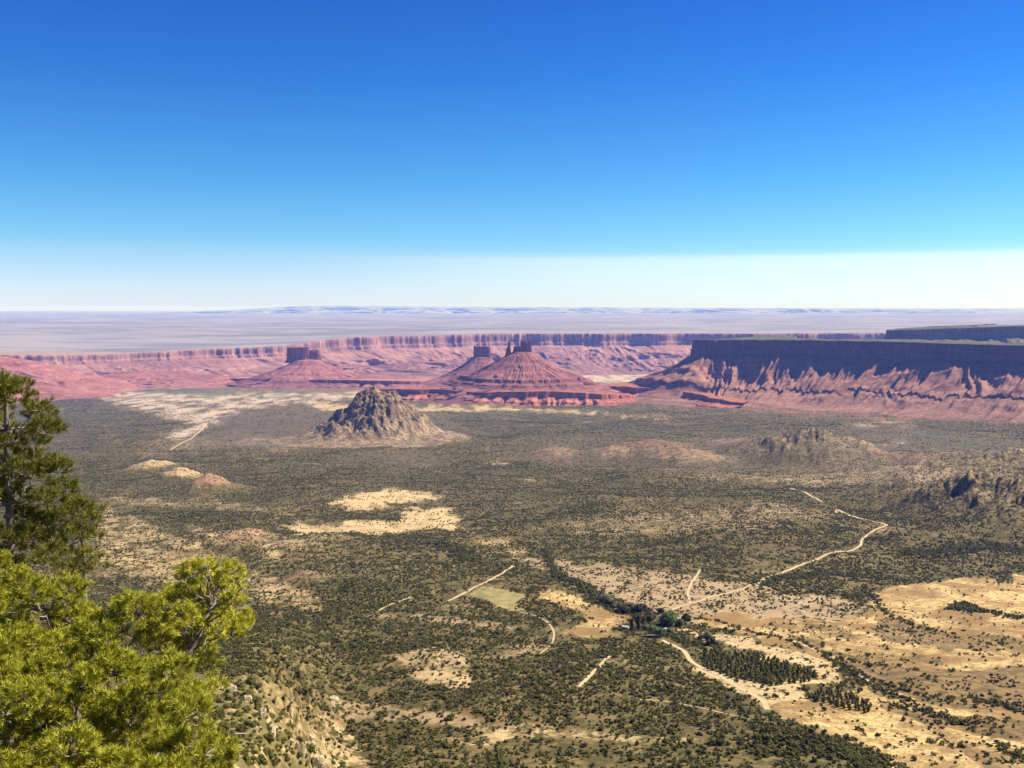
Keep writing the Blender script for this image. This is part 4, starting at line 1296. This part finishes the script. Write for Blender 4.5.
def pinyon(name, label, trunk_px, trunk_Y, lobes, mat, seed, r0=.09, n_tuft=90, n_per=72, shoot=.085, nlen=.055, width=.0062, limbs_extra=(), squash=.58, dead=8):
    r = np.random.default_rng(seed)
    T = np.array([at(x, y, Y) for (x, y), Y in zip(trunk_px, trunk_Y)])
    T[0, 2] = float(ground_z(T[0, 0], T[0, 1])) - .25
    root = empty(name, (T[0, 0], T[0, 1], T[0, 2] + .25), label, "pine tree")
    loc = np.array(root.location)
    tg = Geo(); TT = spline(T, .12)
    tg.add(*tube_arrays(TT, r0 * .8, r0 * .2, 10)); tg.build("trunk", M_BARK, root, loc)
    bg = Geo(); dg = Geo()
    Cs, As = [], []
    for (x, y, Y, rp_) in lobes:
        c = at(x, y, Y); rad = rp_ * Y / FPX
        # a limb leaves the trunk lower than the lobe it carries
        cand = TT[TT[:, 2] < c[2] + .1]
        if len(cand) == 0: cand = TT[:1]
        j = np.argmin(np.linalg.norm(cand - (c - np.array([0, 0, .35 * np.linalg.norm(c[:2] - TT[-1, :2])])), axis=1))
        L = np.linalg.norm(c - cand[j])
        bp = bend(cand[j], c, 9, .10, r)
        bg.add(*tube_arrays(bp, min(r0 * .4, .008 + L * .008), .005, 6))
        n = max(6, int(n_tuft * (rad / .2) ** 2))
        D = r.normal(size=(n, 3)); D[:, 2] = D[:, 2] * .8 + .35; D /= np.linalg.norm(D, axis=1)[:, None]
        u = r.uniform(.35, 1.0, n) ** .6
        P = c + D * np.array([1, 1, squash]) * (rad * u)[:, None]
        A = D * .75 + np.array([0, 0, .55]) + r.normal(0, .25, (n, 3)); A /= np.linalg.norm(A, axis=1)[:, None]
        Cs.append(P); As.append(A)
        for q in range(0, n, 3):
            bg.add(*tube_arrays(bend(c - np.array([0, 0, rad * .25]), P[q], 4, .1, r), .006, .003, 4))
    for pts in limbs_extra:
        W = np.array([at(*p) for p in pts]); bg.add(*tube_arrays(spline(W, .06), .035, .012, 7))
    bg.build("branches", M_BARK, root, loc)
    C = np.vstack(Cs); A = np.vstack(As)
    V, F = needles(C, A, r, n_per, shoot, nlen, width)
    mesh_np("crown", V - loc, F, mat, parent=root)
    if dead:
        for q in range(dead):
            x, y, Y, rp_ = lobes[r.integers(len(lobes))]
            c = at(x + r.normal(0, 8), y + rp_ * .7, Y - .1)
            e = c + np.array([r.normal(0, .25), r.normal(0, .15), r.normal(-.02, .12)])
            dg = Geo()
            dg.add(*tube_arrays(bend(c, e, 6, -.1, r), .007, .002, 5))
            dg.build("dead_twig", M_DEAD, root, loc)
    return root


def fill(poly, n, r_lo, r_hi, yfun, r, gap=1.15):
    pa = np.array(poly, float); out = []
    for _ in range(n * 40):
        x = r.uniform(pa[:, 0].min(), pa[:, 0].max()); y = r.uniform(pa[:, 1].min(), pa[:, 1].max())
        if not inside(np.array([x]), np.array([y]), poly)[0]: continue
        q = r.uniform(r_lo, r_hi)
        if any((x - a) ** 2 + ((y - b) * 1.3) ** 2 < ((q + d) * .5 * gap) ** 2 for a, b, _, d in out): continue
        out.append((x, y, yfun(x, y) + r.normal(0, .42), q))
        if len(out) >= n: break
    return out


r = np.random.default_rng(5)
polyA = [(-70, 560), (0, 552), (40, 570), (70, 588), (110, 605), (140, 600), (165, 640), (180, 690), (198, 720), (222, 768), (235, 850), (-70, 850)]
lobA = fill(polyA, 90, 13, 24, lambda x, y: 9.4 - (y - 550) * .012, r, 1.3)
lobA += fill([(-60, 600), (40, 600), (130, 640), (160, 700), (180, 800), (-60, 830)], 20, 14, 24, lambda x, y: 10.4 - (y - 550) * .010, r, 1.35)
pinyon("pinyon_pine", "broad bright yellow green pinyon filling the lower left corner", [(60, 900), (58, 820), (52, 740), (60, 670), (50, 610)], [8.0, 8.0, 8.2, 8.7, 9.2], lobA, M_NEED, 41, r0=.13, dead=16)

polyB = [(150, 612), (172, 590), (196, 566), (228, 566), (238, 585), (246, 622), (240, 640), (218, 640), (205, 655), (212, 668), (180, 664), (160, 650)]
lobB = fill(polyB, 30, 7, 12, lambda x, y: 9.6 - (y - 600) * .006, r, 1.65) + [(232, 633, 9.2, 10), (222, 570, 9.7, 9), (206, 572, 9.7, 10), (250, 628, 9.3, 6), (195, 700, 9.0, 12), (214, 690, 9.2, 8)]
pinyon("pinyon_pine", "pinyon with a dark bare limb leaning out over the valley beside the broad bright one", [(150, 860), (152, 780), (160, 720), (176, 672), (196, 640), (212, 605)], [8.6, 8.7, 8.9, 9.1, 9.3, 9.5], lobB, M_NEED, 43,
       r0=.10, limbs_extra=[[(170, 690, 9.0), (188, 655, 9.1), (205, 636, 9.2), (232, 632, 9.2)]], dead=10)

polyC = [(-70, 392), (-20, 386), (14, 384), (40, 402), (48, 425), (46, 445), (60, 462), (58, 482), (84, 500), (90, 514), (72, 528), (50, 560), (20, 578), (-70, 590)]
lobC = fill(polyC, 62, 9, 16, lambda x, y: 13 + (x - 0) * .004, r, 1.2) + [(20, 388, 13, 9), (38, 408, 13, 9), (42, 432, 13, 9), (56, 470, 13.1, 10), (82, 506, 13.2, 9), (5, 384, 13, 10)]
pinyon("pinyon_pine", "tall dark green pine rising against the valley at the left edge", [(2, 700), (8, 610), (11, 540), (7, 470), (6, 395)], [13, 13, 13, 13, 13], lobC, M_NEED2, 47, r0=.12, n_tuft=52, n_per=50, shoot=.11, nlen=.075, width=.0078, dead=8)

lobD = [(80, 512, 14.5, 11), (92, 524, 14.5, 9), (70, 530, 14.4, 9), (84, 536, 14.4, 10), (60, 546, 14.3, 9), (74, 505, 14.5, 8), (96, 540, 14.5, 6), (100, 512, 14.6, 5), (70, 558, 14.2, 9), (90, 556, 14.3, 9), (101, 562, 14.3, 7), (82, 570, 14.2, 9), (62, 572, 14.1, 9)]
pinyon("pine_sapling", "slim young pine with a thin trunk tucked under the tall dark one", [(86, 610), (84, 565), (81, 540), (80, 512)], [14.4, 14.4, 14.4, 14.5], lobD, M_NEED2, 53, r0=.05, n_tuft=40, n_per=46, shoot=.10, nlen=.07, width=.0075, dead=3)

# ------------------------------------------------------------------ air
hm = bpy.data.materials.new("valley_air"); hm.use_nodes = True
hn = hm.node_tree; hn.nodes.remove(hn.nodes["Principled BSDF"])
pv = hn.nodes.new("ShaderNodeVolumePrincipled")
pv.inputs["Color"].default_value = (.155, .29, 1.0, 1)
pv.inputs["Absorption Color"].default_value = (1, 1, 1, 1)
pv.inputs["Density"].default_value = 2.4e-5
pv.inputs["Anisotropy"].default_value = 0.0
hn.links.new(pv.outputs[0], hn.nodes["Material Output"].inputs["Volume"])
zlo = float(GZ.min()) - 40; zhi = 190.0
V, F = box_arr(-200000, 200000, -400, 152000, min(zlo, -1500), zhi)
hz = mesh_np("haze", V, F, hm)
tag(hz, "pale blue air between the overlook and the far plains", "haze", kind="stuff")

# ------------------------------------------------------------------ light
w = bpy.data.worlds.new("World"); SC.world = w; w.use_nodes = True
nt = w.node_tree; bgn = nt.nodes["Background"]
sk = nt.nodes.new("ShaderNodeTexSky"); sk.sky_type = "NISHITA"; sk.sun_disc = False
sk.sun_elevation = R(SUN_EL); sk.sun_rotation = R(SUN_AZ); sk.altitude = 2400
sk.air_density = 1; sk.dust_density = 1; sk.ozone_density = 1
tc = nt.nodes.new("ShaderNodeTexCoord"); sx = nt.nodes.new("ShaderNodeSeparateXYZ"); nt.links.new(tc.outputs["Generated"], sx.inputs[0])


def ramp(stops):
    rp2 = nt.nodes.new("ShaderNodeValToRGB")
    mr = nt.nodes.new("ShaderNodeMapRange"); mr.inputs[1].default_value = 0; mr.inputs[2].default_value = 1
    nt.links.new(sx.outputs[2], mr.inputs[0]); nt.links.new(mr.outputs[0], rp2.inputs[0])
    el = rp2.color_ramp.elements
    while len(el) > 1: el.remove(el[0])
    el[0].position = stops[0][0]; el[0].color = (*stops[0][1], 1)
    for p_, c_ in stops[1:]:
        e = el.new(p_); e.color = (*c_, 1)
    return rp2.outputs[0]


# a thin pale veil low in the sky, sharper edged toward the right, over the clear blue
clear = [(.07, (.40, .74, .97)), (.126, (.26, .66, .98)), (.225, (.135, .50, 1.02)), (.30, (.105, .41, .99)), (.42, (.045, .19, .55)), (.6, (.018, .085, .30)), (1.0, (.012, .06, .24))]  # upper stops, above the view, darkened to weaken the fill in shadows
sharp = ramp([(0.0, (.72, .82, 1.1)), (.025, (.78, .86, 1.05)), (.050, (.86, .90, .98)), (.056, (.48, .77, .95))] + clear)
soft = ramp([(0.0, (.72, .80, 1.15)), (.02, (.72, .81, 1.08)), (.055, (.56, .76, .98))] + clear)
mxf = nt.nodes.new("ShaderNodeMapRange"); mxf.interpolation_type = "SMOOTHSTEP"
mxf.inputs[1].default_value = -.30; mxf.inputs[2].default_value = .12; nt.links.new(sx.outputs[0], mxf.inputs[0])
mx = nt.nodes.new("ShaderNodeMix"); mx.data_type = "RGBA"; nt.links.new(mxf.outputs[0], mx.inputs[0]); nt.links.new(soft, mx.inputs[6]); nt.links.new(sharp, mx.inputs[7])
mul = nt.nodes.new("ShaderNodeMix"); mul.data_type = "RGBA"; mul.blend_type = "MULTIPLY"; mul.inputs[0].default_value = 1
nt.links.new(sk.outputs[0], mul.inputs[6]); nt.links.new(mx.outputs[2], mul.inputs[7])
nt.links.new(mul.outputs[2], bgn.inputs[0]); bgn.inputs[1].default_value = .087

sd = bpy.data.lights.new("sun", "SUN"); sd.energy = 5.0; sd.angle = R(.53); sd.color = (1.0, .91, .745)
so = bpy.data.objects.new("sun", sd); COL.objects.link(so)
import mathutils
dv = mathutils.Vector((math.sin(R(SUN_AZ)) * math.cos(R(SUN_EL)), math.cos(R(SUN_AZ)) * math.cos(R(SUN_EL)), math.sin(R(SUN_EL))))
so.rotation_euler = dv.to_track_quat("Z", "Y").to_euler()
so.location = (200, -100, 300)

vs = SC.view_settings
vs.view_transform = "Standard"; vs.look = "None"; vs.gamma = 1; vs.exposure = .82; vs.use_curve_mapping = False
SC.cycles.use_denoising = True
SC.cycles.max_bounces = 5; SC.cycles.diffuse_bounces = 2; SC.cycles.glossy_bounces = 1; SC.cycles.transmission_bounces = 2; SC.cycles.volume_bounces = 1; SC.cycles.transparent_max_bounces = 8
SC.cycles.sample_clamp_indirect = 4
